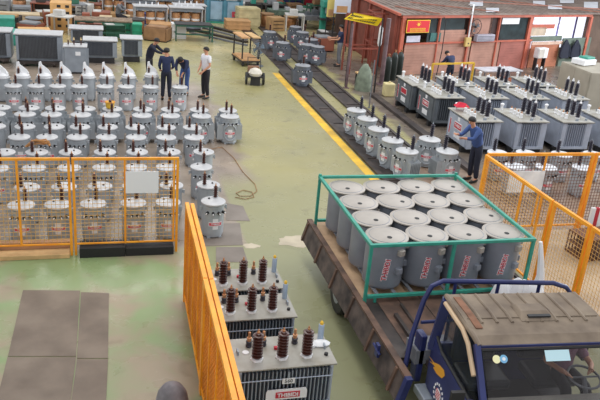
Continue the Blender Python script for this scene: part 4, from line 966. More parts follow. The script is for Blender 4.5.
for k in range(3): q = 2*math.pi*k/3; b.plate([(0, .02, 0), (.25*math.cos(q), .03, .25*math.sin(q)), (.25*math.cos(q+.7), .05, .25*math.sin(q+.7))], (0, 1, 0), .006)
b.build('blade', None, t); MB().use(DARK).lathe((0, -.03, 0), [(.05, 0), (.05, .1)], 12, axis='y').build('hub', None, t)
# cable hanging
a = at(443, 17, zb+.1); tag(MB().use(BLACK).tube([(a.x-.05, a.y-.2, zb+.12), (a.x, a.y-.35, zb), (a.x+.02, a.y-.35, 1.2), (a.x-.1, a.y-.4, .02)], .018, 6).build('power_cable', smooth=True), 'black power cable hanging from the shed roof edge', 'cable')
# window strip and daylight panes at the right end, outer wall
WL = mat('daylight_pane', (236, 240, 255), .3, 0, 0, emit=1.05)
def wall_line(px, y): d = FWD*FPX + CR*(px-300) + CU*(200-20); return Vector((0, 0, CH))+d*(y/d.y)
yw = 38.0
struct(MB().use(mat('shed_back_tone', (120, 96, 86), .8, 0, .1)).box(12.2, 24.5, yw+.1, yw+.3, 0, 2.4).build('wall_shed_back'))
# bright opening beneath the beam
(a, z1), (c, z0) = onwall(535, 17.5, -.8), onwall(590, 46, -.8)
b = MB().use(WL)
q = WP-WN*.8
def wp_(x, off, z): r = WP+WD_*x+WN*off; return (r.x, r.y, z)
wn = MB().use(WL); wn.hexa([wp_(a, -.8, z0), wp_(c, -.8, z0), wp_(c, -.84, z0), wp_(a, -.84, z0), wp_(a, -.8, zb-.02), wp_(c, -.8, zb-.02), wp_(c, -.84, zb-.02), wp_(a, -.84, zb-.02)])
struct(wn.build('window_1'))
b = MB().use(mat('lilac_mullion', (130, 120, 170), .5))
for px in (560, 577):
    x = onwall(px, 20, -.7)[0]; b.hexa([wp_(x-.05, -.7, 0), wp_(x+.05, -.7, 0), wp_(x+.05, -.74, 0), wp_(x-.05, -.74, 0), wp_(x-.05, -.7, zb), wp_(x+.05, -.7, zb), wp_(x+.05, -.74, zb), wp_(x-.05, -.74, zb)])
struct(b.build('trim_2'))
b = MB().use(mat('brown_wall', (110, 90, 78), .8, 0, .15, 2)); x = onwall(590, 20, 0)[0]; b.hexa([wp_(x+.08, -.1, 0), wp_(x+7, -.1, 0), wp_(x+7, -.3, 0), wp_(x+.08, -.3, 0), wp_(x+.08, -.1, zb+.05), wp_(x+7, -.1, zb+.05), wp_(x+7, -.3, zb+.05), wp_(x+.08, -.3, zb+.05)]); struct(b.build('wall_right'))
b = MB().use(mat('grey_green_board', (110, 124, 112))); x0 = onwall(562, 45, 0)[0]; x1 = onwall(590, 45, 0)[0]; z = onwall(575, 46, 0)[1]
b.hexa([wp_(x0, 0, 0), wp_(x1, 0, 0), wp_(x1, -.06, 0), wp_(x0, -.06, 0), wp_(x0, 0, z+.4), wp_(x1, 0, z+.4), wp_(x1, -.06, z+.4), wp_(x0, -.06, z+.4)]); struct(b.build('wall_shed_low'))
# jackets
for px, l in ((565, 'dark navy jacket hanging on the shed front, left of two'), (575.5, 'dark navy jacket hanging on the shed front, right of two')):
    t = wallthing('jacket', l, 'jacket', px, 48, .14); b = MB().use(NAVYD)
    b.hexa([(-.3, -.1, -.5), (.3, -.1, -.5), (.26, .04, -.5), (-.26, .04, -.5), (-.2, -.07, .2), (.2, -.07, .2), (.18, .04, .2), (-.18, .04, .2)]); b.hexa([(-.2, -.07, .2), (.2, -.07, .2), (.18, .04, .2), (-.18, .04, .2), (-.05, -.03, .42), (.05, -.03, .42), (.05, .02, .42), (-.05, .02, .42)])
    b.build('torso', None, t, bevel=.03)
    for s in (-1, 1): MB().use(NAVYD).tube([(s*.19, -.02, .15), (s*.3, -.04, -.1), (s*.33, -.05, -.42)], [.07, .075, .06], 8).build('sleeve', None, t, smooth=True)
# white box appliance
p = at(536, 84); t = thing('electrical_cabinet', 'white electrical cabinet on a stand beside the red shed post', 'cabinet', (wp_(onwall(533, 55)[0], .45, 0)[0], wp_(onwall(533, 55)[0], .45, 0)[1], 0), R(17))
z1, z0 = onwall(535, 48, .45)[1], onwall(535, 58, .45)[1]
MB().use(WHITE).box(-.33, .33, -.15, .15, z0, z1).build('housing', None, t, bevel=.03); MB().use(mat('beige_door', (214, 206, 196), .5)).box(-.30, .05, -.165, -.15, z0+.04, z1-.04).build('cabinet_door', None, t)
for s in (-.28, .28): MB().use(DARK).box(s-.02, s+.02, -.1, .1, 0, z0).build('leg', None, t)
# large grey cabinets at the right edge
def cabinet(x0, x1, y0, y1, h, label, m):
    t = thing('metal_cabinet', label, 'cabinet', ((x0+x1)/2, (y0+y1)/2, 0)); W_, D_ = (x1-x0)/2, (y1-y0)/2
    MB().use(m).box(-W_, W_, -D_, D_, .0, h).build('body', None, t, bevel=.015)
    for s in (-1, 1): d = MB().use(m).box(*sorted((s*.01, s*(W_-.02))), -D_-.02, -D_-.002, .06, h-.04).build('door', None, t); MB().use(DARK).cbox((s*.06, -D_-.03, h*.55), (.03, .02, .12)).build('handle', None, d)
    q = MB().use(m).box(-W_-.02, -W_-.002, -D_+.04, .0, .06, h-.04).build('side_door', None, t); MB().use(m).box(-W_-.02, -W_-.002, .02, D_-.04, .06, h-.04).build('side_door', None, t); MB().use(DARK).cbox((-W_-.03, -.08, h*.65), (.02, .05, .06)).build('handle', None, q)
    return t
CABM = mat('grey_beige_cabinet', (168, 160, 144), .55, 0, .06, 2)
cabinet(17.75, 19.8, 23.6, 25.6, 1.5, 'large grey-beige metal cabinet at the right picture edge', CABM)
t = thing('office_machine', 'white office machine with green tray on the right cabinet', 'machine', (18.4, 25.1, 1.52), R(20))
MB().use(WHITE).box(-.4, .4, -.3, .3, 0, .22).build('body', None, t, bevel=.03); MB().use(GREEN).box(-.1, .4, -.2, .2, .22, .30).build('tray', None, t, bevel=.02)
# desk
t = thing('work_table', 'light table with papers between shed and grey cabinet', 'table', (16.0, 27.3, 0), R(10))
MB().use(mat('pale_table_top', (206, 204, 210), .5)).box(-1.0, 1.0, -.4, .4, .72, .76).build('table_top', None, t)
for sx in (-.93, .93):
    for sy in (-.33, .33): MB().use(GREYC).box(sx-.02, sx+.02, sy-.02, sy+.02, 0, .72).build('leg', None, t)
t = thing('wooden_crate', 'open orange-brown wooden crate in front of the light table', 'crate', (15.6, 26.3, 0), R(24)); b = MB().use(mat('orange_board', (186, 116, 86)))
for k in range(4): b.box(-.45, .45, -.32, -.30, .05+.15*k, .16+.15*k); b.box(-.45, .45, .30, .32, .05+.15*k, .16+.15*k); b.box(-.45, -.43, -.3, .3, .05+.15*k, .16+.15*k); b.box(.43, .45, -.3, .3, .05+.15*k, .16+.15*k)
b.build('slats', None, t); MB().use(WOOD).box(-.43, .43, -.3, .3, 0, .05).build('base', None, t)
# yellow handrail
def hr(label, pts):
    t = thing('handrail', label, 'handrail', (0, 0, 0)); b = MB().use(YEL)
    for a, c in zip(pts, pts[1:]): MB().use(YEL).bar((*a, 1.05), (*c, 1.05), .07, .07).build('rail', None, t)
    for a in pts: MB().use(YEL).bar((*a, 0), (*a, 1.06), .07, .07).build('post', None, t)
a, c, d = at(433, 64, 1.05), at(474, 63, 1.05), at(477, 63, 1.05)
hr('yellow steel handrail behind the dark bushings', [(a.x, a.y), (c.x, c.y)])
a, c = at(396, 76, 1.0), at(398, 70, 1.0)
# yellow hanging sign + stanchions by the shed
t = thing('hanging_sign', 'long yellow sign board with dark marks hung beside the shed', 'sign', (0, 0, 0))
zs = 2.55
P0, P1 = at(344, 19, zs), at(377, 26, zs-.05); P2, P3_ = at(383, 18.5, zs+.28), at(353, 12.5, zs+.28)
sgn = MB().use(mat('sign_bright_yellow', (246, 212, 24), .5, 0, 0)); nv = (P1-P0).cross(P3_-P0).normalized(); 
sgn.plate([P0, P1, P2, P3_], nv, -.03); sgn.build('board', None, t)
b = MB().use(BLACK)
for row in (.3, .66):
    for k in range(13):
        u = .08+.065*k; q = P0.lerp(P1, u).lerp(P3_.lerp(P2, u), row); e1 = (P1-P0).normalized(); e2 = (P3_-P0).normalized(); ww = .05
        nn = -nv if nv.dot(Vector((0, 0, CH))-q) < 0 else nv
        b.plate([q-e1*ww-e2*.05+nn*.004, q+e1*ww*.3-e2*.05+nn*.004, q+e1*ww*.5+e2*.05+nn*.004, q-e1*ww*.2+e2*.05+nn*.004], nn, .004)
b.build('marks', None, t)
for P in (P3_, P2): MB().use(DARK).bar((P.x, P.y, 0), (P.x, P.y, P.z), .05, .05).build('support', None, t)
def pole(px, py, top, label, m, r=.05):
    p = at(px, py); t = thing('steel_post', label, 'post', (p.x, p.y, 0)); MB().use(m).lathe((0, 0, 0), [(r, 0), (r, top)], 12).build('shaft', None, t, smooth=True); MB().use(m).box(-r*2, r*2, -r*2, r*2, 0, .02).build('base_plate', None, t); return t
PURP = mat('mauve_steel', (124, 100, 104), .5, .1, .2, 4)
pole(346, 88, 2.45, 'slim mauve steel post left below the yellow sign', PURP, .05)
pole(381, 84, 2.6, 'mauve steel post right below the yellow sign', PURP, .09)
pole(369, 108, 1.7, 'thin grey pole standing behind the nearest track transformers', GREYC, .022)
tt = at(378, 25, 2.3); tag(MB().use(WHITE).lathe((tt.x+.1, tt.y-.15, 1.5), [(.05, 0), (.09, .1), (.08, .7), (.04, .8)], 12).build('plastic_wrap', smooth=True), 'white plastic bundle tied to the right mauve post', 'plastic wrap')
# lattice stand behind posts
def stand(px, py, w_, d_, h, label, m, rz=0):
    p = at(px, py); t = thing('frame_stand', label, 'stand', (p.x, p.y, 0), rz)
    for x in (-w_/2, w_/2):
        for y in (-d_/2, d_/2): MB().use(m).box(x-.03, x+.03, y-.03, y+.03, 0, h).build('leg', None, t)
    b = MB().use(m)
    for z in (h*.45, h-.03): b.box(-w_/2, w_/2, -d_/2-.02, -d_/2+.02, z-.03, z+.03).box(-w_/2, w_/2, d_/2-.02, d_/2+.02, z-.03, z+.03).box(-w_/2-.02, -w_/2+.02, -d_/2, d_/2, z-.03, z+.03).box(w_/2-.02, w_/2+.02, -d_/2, d_/2, z-.03, z+.03)
    b.build('cross_rail', None, t); return t
stand(358, 72, 1.2, .8, 2.4, 'red-brown frame stand under the yellow sign', mat('dull_red_steel', (150, 76, 60), .6, 0, .15, 3), R(5))
stand(374, 66, .8, 1.0, 2.4, 'red-brown frame stand against the shed side', MATS['dull_red_steel'])
t = stand(363, 84, .5, .4, .4, 'small wooden topped stool below the red-brown stand', DARK); MB().use(WOODL).box(-.3, .3, -.25, .25, .4, .45).build('seat', None, t)
p = at(382, 96); b = MB().use(mat('grey_green_cover', (128, 138, 120), .7, 0, .2, 5)).lathe((p.x-.45, p.y+.9, 0), [(.35, 0), (.33, .4), (.22, .8), (.08, 1.0), (.02, 1.02)], 14); tag(b.build('covered_stack', smooth=True), 'grey-green covered pile beside the right mauve post', 'covered pile')
for px, py, h, l in ((392, 80, 1.2, 'black gas cylinder behind the slate transformer, left'), (398, 78, 1.15, 'black gas cylinder behind the slate transformer, right'), (386, 82, 1.1, 'dark green gas cylinder beside the mauve post')):
    p = at(px, py); t = thing('gas_cylinder', l, 'gas cylinder', (p.x, p.y, 0)); MB().use(mat('black_green_paint', (40, 48, 44), .4)).lathe((0, 0, 0), [(.13, 0), (.14, .02), (.14, h-.25), (.1, h-.1), (.04, h-.05)], 16).build('bottle', None, t, smooth=True); MB().use(COPPER).lathe((0, 0, h-.05), [(.03, 0), (.03, .06), (.05, .07), (.05, .1)], 10).build('valve', None, t)

# ------------------------------------------------------------ big tanks at the back left
def big_tank(label, x0, x1, y, dep, h, m, fm, cart=True):
    t = thing('radiator_transformer', label, 'transformer', ((x0+x1)/2, y+dep/2, 0)); W_, D_ = (x1-x0)/2, dep/2
    MB().use(m).box(-W_+.08, W_-.08, -D_+.12, D_-.12, .2, h).build('tank', None, t)
    for s in (-1, 1):
        b = MB().use(fm).box(-W_+.12, W_-.16, *sorted((s*(D_-.1), s*(D_-.06))), .3, h-.08); n = int((2*W_-.3)/.05); b.use(GREYD)
        for i in range(n): x = -W_+.15+(2*W_-.35)*i/(n-1); b.box(x-.008, x+.008, *sorted((s*(D_-.1), s*(D_-.02))), .3, h-.08)
        b.use(m).box(-W_+.04, -W_+.13, *sorted((s*(D_-.2), s*D_)), .25, h-.04).box(W_-.17, W_-.02, *sorted((s*(D_-.2), s*D_)), .25, h-.04)
        b.build('radiator', None, t)
    MB().use(m).box(W_-.06, W_, -D_+.02, D_-.02, .22, h-.03).build('side_plate', None, t)
    MB().use(LIDM).box(-W_-.03, W_+.03, -D_-.03, D_+.03, h, h+.05).build('top_plate', None, t, bevel=.01)
    if cart:
        b = MB().use(GREASE).box(-W_+.05, W_-.1, -D_-.08, D_+.05, .1, .2)
        b.build('skid_frame', None, t)
        for x in (-W_+.3, W_-.3): 
            for y_ in (-D_, D_): MB().use(GREASE).lathe((x-.04, y_, .1), [(.1, 0), (.1, .08)], 14, axis='x').build('roller', None, t)
    else: MB().use(DARK).box(-W_+.1, W_-.1, -D_+.05, D_-.05, 0, .2).build('skid', None, t)
    return t
def ww(px, py): return at(px, py)
a, c = ww(16, 66), ww(62, 64); big_tank('widest grey transformer with dark radiator face, at the back left', a.x, c.x+.05, a.y, .9, 1.16, GREYM, mat('radiator_dark', (86, 84, 88), .6, 0, .06))
a, c = ww(-14, 63), ww(13, 62); big_tank('grey radiator transformer cut by the left picture edge', a.x, c.x, a.y, .9, 1.15, GREYM, MATS['radiator_dark'])
a, c = ww(84, 63), ww(117, 62); big_tank('medium grey transformer with blue-dark radiator, right of the small fin-less tank', a.x, c.x, a.y, .8, .86, GREYM, mat('radiator_blue', (78, 82, 98), .6, 0, .06), False)
a, c = ww(121, 62), ww(142, 61.5); big_tank('narrow grey transformer in front of the green bin', a.x, c.x, a.y, .8, .9, GREYM, MATS['radiator_blue'], False)
a, c = ww(70, 47), ww(103, 46); big_tank('dark grey radiator transformer behind the medium one', a.x, c.x, a.y, .9, .75, GREYM, MATS['radiator_dark'], False)
a, c = ww(64, 74), ww(88, 73.5)
t = thing('plain_tank', 'upright grey box tank with copper-topped bushings before the widest transformer', 'transformer', ((a.x+c.x)/2, a.y+.35, 0)); W_ = (c.x-a.x)/2
MB().use(GREYM).box(-W_+.04, W_-.04, -.3, .3, .06, .98).build('tank', None, t, bevel=.02); MB().use(LIDM).box(-W_, W_, -.34, .34, .98, 1.01).build('top_plate', None, t)
b = MB().use(GREYM)
for k in range(5): b.box(W_-.04, W_+.04, -.25+.12*k, -.23+.12*k, .2, .85)
for k in range(5): b.box(-W_-.04, -W_+.04, -.25+.12*k, -.23+.12*k, .2, .85)
b.build('fins', None, t); MB().use(DARK).box(-W_+.06, W_-.06, -.28, .28, 0, .06).build('skid', None, t); MB().use(WHITE).box(0, .18, -.31, -.30, .68, .82).build('nameplate', None, t)
for x in (-.25, -.05, .2):
    o = bushing_mb((x, .05, 1.01), .2, .035, 4, BROWN, n=10).build('bushing', None, t, smooth=True); terminal_mb((x, .05, 1.18), .1, .03, mat('cream_cap', (226, 200, 150), .5)).build('terminal', None, o)

# ------------------------------------------------------------ back clutter
CARD = mat('cardboard', (206, 160, 112), .8, 0, .1, 3)
CRATEM = mat('orange_plywood', (228, 178, 116), .7, 0, .08, 3)
p0, p1 = at(51, 30), at(72, 30)
t = thing('block_stack', 'tall stack of pale wooden blocks with dark holes behind the big transformers', 'stack', ((p0.x+p1.x)/2, p0.y+.5, 0)); Wb = (p1.x-p0.x)/2
MB().use(CRATEM).box(-Wb, Wb, -.5, .5, 0, 1.25).build('blocks', None, t)
b = MB().use(BLACK)
for i in range(4):
    for k in range(2): b.box(-Wb*.1+Wb*.8*k-.12, -Wb*.1+Wb*.8*k+.05, -.51, -.5, .15+.3*i, .27+.3*i)
b.build('holes', None, t)
def crate(px, py, w_, d_, h, label, m, rz=0, name='wooden_crate', cat='crate', z=0):
    p = at(px, py); t = thing(name, label, cat, (p.x, p.y+d_/2, z), rz); b = MB().use(m).box(-w_/2+.02, w_/2-.02, -d_/2+.02, d_/2-.02, 0, h-.03)
    b.build('box', None, t)
    b = MB().use(m)
    for k in range(3): zz = h*(.1+.38*k); b.box(-w_/2, w_/2, -d_/2, d_/2, zz, zz+.06)
    b.build('battens', None, t); return t
crate(25, 44, 1.6, 1.0, .55, 'green bin at the left behind the cut-off transformer', GREEN, 0, 'parts_bin', 'bin')
crate(8, 34, 1.7, 1.0, .75, 'green bin at the left picture edge', GREEN, R(5), 'parts_bin', 'bin')
crate(34, 41, 1.3, .9, .45, 'pale wooden crate right of the green bins', CRATEM, R(8))
crate(27, 30, 1.8, .8, .6, 'long cream crate behind the green bins', mat('cream_cover', (222, 200, 164), .8, 0, .1, 2), R(5))
crate(134, 40, .75, .7, .7, 'bright green bin behind the narrow transformer', mat('bright_green_bin', (46, 168, 130), .5), 0, 'parts_bin', 'bin')
crate(144, 25, .5, .5, .6, 'blue bin right of the bright green one', mat('blue_bin', (50, 80, 160), .5), 0, 'parts_bin', 'bin')
crate(160, 37, 1.6, .9, .55, 'shallow cardboard-topped bin in front of the copper cores', CARD, R(-10), 'carton', 'box')
crate(179, 39, .7, .5, .75, 'white box beside the green bench frame', WHITE, 0, 'carton', 'box')
crate(253, 28, 1.2, .9, 1.05, 'cream carton standing at the middle back', mat('cream_carton', (206, 194, 150), .7), R(5), 'carton', 'box')
crate(238, 30, 1.3, .9, .5, 'low beige carton beside the cream carton', CARD, R(0), 'carton', 'box')
t = stand(193, 40, 1.7, .9, .75, 'green steel bench frame right of the white box', mat('dark_green_steel', (40, 92, 76), .5), 0)
MB().use(DARK).box(-.85, .85, -.45, .45, .75, .79).build('bench_top', None, t)
t = stand(104, 40, 2.4, .9, .9, 'green workbench below the seated person', MATS['dark_green_steel'], 0)
MB().use(mat('cluttered_top', (150, 130, 110), .8, 0, .3, 8)).box(-1.25, 1.25, -.5, .5, .9, .95).build('bench_top', None, t)
for k, px in enumerate((106, 115, 123)): crate(px, 27, .6, .5, .5, 'cream coil carton by the seated person, %s of three' % ('leftmost', 'middle', 'rightmost')[k], mat('cream_cover', (222, 200, 164)), 0, 'carton', 'box')
# core-coil assemblies
def core_coil():
    t = thing('core_coil_assembly', 'x', 'transformer core', (0, 0, 0), 0, 'copper-wound transformer cores at the back')
    b = MB().use(GREYM).box(-.75, .75, -.3, .3, .95, 1.1); b.box(-.75, .75, -.1, .1, .1, .22)
    for x in (-.5, 0, .5): b.box(x-.07, x+.07, -.08, .08, .22, .95)
    b.build('core', None, t)
    for x in (-.5, 0, .5):
        o = MB().use(mat('orange_winding', (208, 156, 112), .45, .1, .15, 8)).lathe((x, 0, .25), [(.18, 0), (.22, .02), (.22, .6), (.18, .62)], 14).build('winding', None, t, smooth=True)
        MB().use(WHITE).lathe((x, 0, .5), [(.223, 0), (.228, .01), (.228, .09), (.223, .1)], 14).build('tape_band', None, o)
    MB().use(DARK).box(-.8, .8, -.32, -.26, 0, .1).box(-.8, .8, .26, .32, 0, .1).build('skid', None, t)
    b = MB().use(LIDM).box(-.85, .85, -.42, .42, 1.12, 1.16); b.box(-.8, -.76, -.35, .35, .1, 1.12).box(.76, .8, -.35, .35, .1, 1.12); b.build('top_plate', None, t)
    for x in (-.5, -.2, .1, .4): MB().use(WHITE).lathe((x, .1, 1.16), [(.04, 0), (.03, .1), (.02, .15)], 8).build('bushing', None, t)
    return t
cc = core_coil(); index_kids()
spots = [(190, 29), (167, 30), (148, 30), (160, 19), (178, 18), (140, 20), (122, 18), (150, 9), (170, 8), (188, 8), (130, 8), (108, 12), (206, 16), (92, 14), (60, 8)]
for i, (px, py) in enumerate(spots):
    p = at(px, py); l = 'copper-wound core under a pale top plate, %s' % ('front row, right end nearest the blue casing', 'front row, second from right', 'front row, third from right', 'second row centre', 'second row right', 'second row left', 'second row far left', 'back row centre', 'back row right of centre', 'back row right end', 'back row left', 'far left of the second row', 'just behind the blue casing', 'behind the seated person', 'above the wooden block stack')[i]
    if i == 0: cc.location = (p.x, p.y+.4, 0); cc['label'] = l; cc.rotation_euler.z = R(3)
    else: dup(cc, (p.x, p.y+.4, 0), R(random.uniform(-6, 6)), l)
# blue casing (two bays)
p0, p1 = at(211, 25), at(237, 22); t = thing('blue_casing', 'teal-blue steel casing with white and red sheet, behind the crossing tracks', 'casing', ((p0.x+p1.x)/2, (p0.y+p1.y)/2+.6, 0), R(0)); Wc = abs(p1.x-p0.x)/2+.1
BT = mat('teal_blue_paint', (88, 146, 170), .5, 0, .1)
for x in (-Wc, 0, Wc): MB().use(BT).box(x-.06, x+.06, -.6, .6, 0, 1.3).build('upright', None, t)
MB().use(BT).box(-Wc, Wc, -.55, -.5, .1, 1.2).build('back_sheet', None, t); MB().use(mat('pale_cover', (200, 206, 214), .5)).box(-Wc-.1, Wc+.1, -.65, .65, 1.3, 1.35).build('top_cover', None, t)
MB().use(mat('pale_blue_sheet', (156, 186, 208), .4, 0, .1, 3)).box(-Wc+.15, -.15, -.58, -.56, .2, 1.15).build('panel', None, t); q = MB().use(MATS['pale_blue_sheet']).box(.15, Wc-.15, -.58, -.56, .2, 1.15).build('panel', None, t); MB().use(PINKRED).box(.4, .8, -.6, -.58, .35, .65).build('red_patch', None, q)
MB().use(GREEN).box(-Wc-.1, Wc+.1, -.68, -.62, .0, .1).build('base_rail', None, t)
# long pale lids behind the cores
for k, (px, py, w_, l) in enumerate(((226, 8, 3.0, 'long pale grey sheet stack behind the blue casing'), (262, 18, 2.4, 'low dark machine bed at the middle back'), (285, 22, 2.2, 'low greenish machine bed at the middle back'), (316, 30, 1.6, 'cluttered grey bench behind the far track group'))):
    p = at(px, py); b = MB().use((LIDM, DARK, mat('grey_green_machine', (104, 124, 108), .6, 0, .3, 5), GREYC)[k]).box(-w_/2, w_/2, -.5, .5, .5, .75); t = thing('machine_bed', l, 'machine', (p.x, p.y+.5, 0)); b.build('bed', None, t)
    for x in (-w_/2+.1, w_/2-.1): MB().use(DARK).box(x-.06, x+.06, -.45, .45, 0, .5).build('leg', None, t)
    for j in range(3): x = -w_/2+.4+j*(w_-.8)/2; MB().use((WHITE, GREEN, LIDM, GREYD)[k]).box(x-.15, x+.12, -.2, .2, .75, .9+.12*((j*7+k) % 3)).build('fixture', None, t)
rm = [mat('clutter_tan', (190, 150, 104), .8, 0, .15), mat('clutter_grey', (140, 142, 146), .6, 0, .15), mat('clutter_dark', (74, 70, 68), .7, 0, .15), mat('clutter_green', (62, 120, 96), .6, 0, .15), mat('clutter_white', (214, 212, 208), .6, 0, .1), mat('clutter_red', (156, 92, 72), .6, 0, .1), mat('clutter_brown', (160, 122, 88), .7, 0, .15)]
# machinery and parts scattered at the far end, each its own thing
items = [('tool_cabinet', 'cabinet'), ('carton', 'box'), ('parts_bin', 'bin'), ('wire_drum', 'drum'), ('frame_stand', 'stand')]
far = [(2, 18), (14, 8), (16, 2), (24, 12), (33, 2), (36, 12), (46, 24), (52, 5), (56, 2), (66, 2), (72, 8), (80, 10), (92, 3), (97, 14), (78, 21), (90, 18), (104, 20), (112, 15), (128, 26), (146, 17), (200, 10), (222, 12), (244, 16), (256, 3), (270, 3), (290, 12), (310, 10), (40, 32), (46, 30), (75, 33), (82, 36), (110, 36), (5, 8), (30, 6), (42, 14), (20, 18), (36, 24), (48, 3), (78, 3), (75, 15), (84, 22), (96, 24), (112, 3), (100, 3), (88, 30), (86, 8), (44, 20), (13, 29), (200, 5), (215, 3), (236, 10), (250, 8), (266, 8), (262, 26), (272, 20), (280, 14), (296, 20), (305, 18), (300, 28), (316, 20), (322, 30), (326, 42), (320, 50), (330, 24), (292, 30), (276, 30), (120, 34), (150, 40), (138, 33), (90, 38)]
locs = ['left corner', 'left of the block stack', 'over the green bins', 'by the core rows', 'near the back doors', 'behind the track group']
colw = ['tan', 'grey', 'dark', 'green', 'white', 'red', 'brown']
XW = ['far left', 'left', 'before the copper cores', 'among the copper cores', 'near the blue casing', 'near the back doors', 'by the far track', 'by the display boards']
YW = ['at the top edge', 'below the top edge', 'halfway back', 'nearer row', 'nearest row']
seen_l = set()
def nearby(px, py): return XW[min(7, int(px/43))]+', '+YW[min(4, int(py/9))]
for i, (px, py) in enumerate(far):
    p = at(px, py); nm_, ct = items[i % 5]; m = rm[(i*3+1) % 7]; w_ = random.uniform(.35, .6); h = random.uniform(.4, .95)
    where = locs[0] if px < 25 else locs[1] if px < 60 else locs[3] if px < 215 else locs[4] if py < 16 else locs[5]
    l = '%s %s in the far clutter, %s' % (colw[(i*3+1) % 7], nm_.replace('_', ' '), nearby(px, py))
    if l in seen_l: l += ', farther right'
    seen_l.add(l)
    t = thing(nm_, l, ct, (p.x, p.y, 0), R(random.uniform(-25, 25)))
    if ct == 'cabinet':
        MB().use(m).box(-w_, w_, -.35, .35, 0, h).build('body', None, t, bevel=.02)
        for k in range(3): MB().use(DARK).box(-w_+.1, w_-.1, -.37, -.352, h*.2+h*.27*k, h*.2+h*.27*k+.03).build('drawer_handle', None, t)
    elif ct == 'box':
        MB().use(m).box(-w_, w_, -.4, .4, 0, h*.7).build('box', None, t, bevel=.01); MB().use(rm[4]).box(-w_*.9, 0, -.3, .35, h*.7, h*.7+.03).build('flap', None, t)
    elif ct == 'bin':
        b = MB().use(m).box(-w_, w_, -.4, -.36, .1, h*.7).box(-w_, w_, .36, .4, .1, h*.7).box(-w_, -w_+.04, -.4, .4, .1, h*.7).box(w_-.04, w_, -.4, .4, .1, h*.7).box(-w_, w_, -.4, .4, .06, .12); b.build('bin', None, t)
        MB().use(rm[(i+2) % 7]).box(-w_+.06, w_-.1, -.3, .3, .12, h*.7+.08).build('contents', None, t, bevel=.05); MB().use(DARK).box(-w_, w_, -.3, .3, 0, .06).build('skid', None, t)
    elif ct == 'drum':
        MB().use(m).lathe((0, 0, 0), [(.4, 0), (.4, .06), (.25, .07), (.25, h*.7), (.4, h*.7+.01), (.4, h*.7+.07), (.05, h*.7+.08)], 20).build('reel', None, t, smooth=True); MB().use(COPPER).lathe((0, 0, .08), [(.3, 0), (.33, .05), (.33, h*.7-.15), (.3, h*.7-.1)], 20).build('wire', None, t, smooth=True)
    else:
        for x in (-w_, w_):
            for y in (-.35, .35): MB().use(m).box(x-.03, x+.03, y-.03, y+.03, 0, h).build('leg', None, t)
        MB().use(m).box(-w_-.05, w_+.05, -.4, .4, h, h+.05).build('top', None, t); MB().use(rm[(i+3) % 7]).box(-w_*.6, w_*.3, -.2, .2, h+.05, h+.3).build('load', None, t, bevel=.03)
# posters
for x0, y0, x1, y1, c, l in ((335, 0, 350, 14, (214, 222, 236), 'white and pale blue hanging board at top centre'), (328, 0, 335, 17, (226, 206, 120), 'narrow yellow hanging board at top centre')):
    yy = 34.0 if c[0] > 220 else 33.6
    def onp(px, py): d = FWD*FPX + CR*(px-300) + CU*(200-py); return Vector((0, 0, CH))+d*(yy/d.y)
    a, c_ = onp(x0, y0), onp(x1, y1); t = thing('display_board', l, 'board', (a.x, yy, 0)); W_ = c_.x-a.x
    MB().use(mat('board_%d' % x0, c, .6, 0, 0)).box(0, W_, -.02, .02, c_.z, max(a.z, c_.z+.9)).build('panel', None, t)
    MB().use(CARD).box(W_*.15, W_*.8, -.03, -.02, c_.z+.05, c_.z+.35).build('picture', None, t)
    for x in (.03, W_-.03): MB().use(DARK).box(x-.02, x+.02, .02, .05, 0, max(a.z, c_.z+.9)).build('leg', None, t)
t = thing('green_machine', 'tall green drilling machine left of the display boards', 'machine', (*at(322, 34).xy, 0)); MB().use(GREEN).box(-.15, .15, -.1, .25, 0, 1.9).build('column', None, t, bevel=.03); MB().use(GREEN).box(-.2, .2, -.5, .25, 1.45, 1.8).build('head', None, t, bevel=.04); MB().use(DARK).box(-.3, .3, -.55, .1, .8, .86).build('table', None, t); MB().use(GREYM).tube([(0, -.35, 1.45), (0, -.35, 1.15)], .04, 8).build('spindle', None, t)

# ------------------------------------------------------------ trolley, cart and pedestal fan
p = at(244, 63); t = thing('platform_trolley', 'wooden platform trolley with green frame and slanted top board', 'trolley', (p.x, p.y, 0), R(8))
MB().use(CARD).box(-.32, .45, -.7, .7, .24, .3).build('platform', None, t)
MB().use(DARK).box(-.34, .47, -.72, .72, .18, .24).build('frame', None, t)
for x in (-.26, .4):
    for y in (-.6, .6): MB().use(BLACK).lathe((x-.03, y, .09), [(.09, 0), (.09, .06)], 12, axis='x').build('wheel', None, t)
for x in (-.3, .43): MB().use(DARK).bar((x, -.6, .3), (x, -.6, 1.15), .05, .05).build('upright', None, t); 
for x in (-.3, .43): MB().use(DARK).bar((x, .55, .3), (x, .55, 1.15), .05, .05).build('upright', None, t)
MB().use(CARD).hexa([(-.36, -.65, 1.15), (.0, -.65, 1.15), (.0, .62, 1.15), (-.36, .62, 1.15), (-.36, -.65, 1.2), (.0, -.65, 1.2), (.0, .62, 1.2), (-.36, .62, 1.2)]).build('top_board', None, t); MB().use(WOODL).box(.15, .48, -.6, .6, 1.15, 1.19).build('top_board', None, t)
p = at(255, 85); t = thing('tool_cart', 'small wheeled cart loaded with parts and white cloth on the open floor', 'cart', (p.x, p.y+.1, 0), R(-5)); t.scale = (1.2, 1.2, 1.2)
for s in (-.27, .27):
    o = MB().use(BLACK).lathe((s-.03, -.0, .19), [(.13, 0), (.19, .005), (.19, .055), (.13, .06)], 20, axis='x').build('wheel', None, t); MB().use(GREYM).lathe((s-.035, 0, .19), [(.06, 0), (.06, .07)], 10, axis='x').build('hub', None, o)
MB().use(DARK).box(-.24, .24, -.2, .25, .25, .29).build('frame', None, t); MB().use(DARK).tube([(-.2, .2, .28), (-.2, .5, .75), (.2, .5, .75), (.2, .2, .28)], .015, 8).build('handle', None, t)
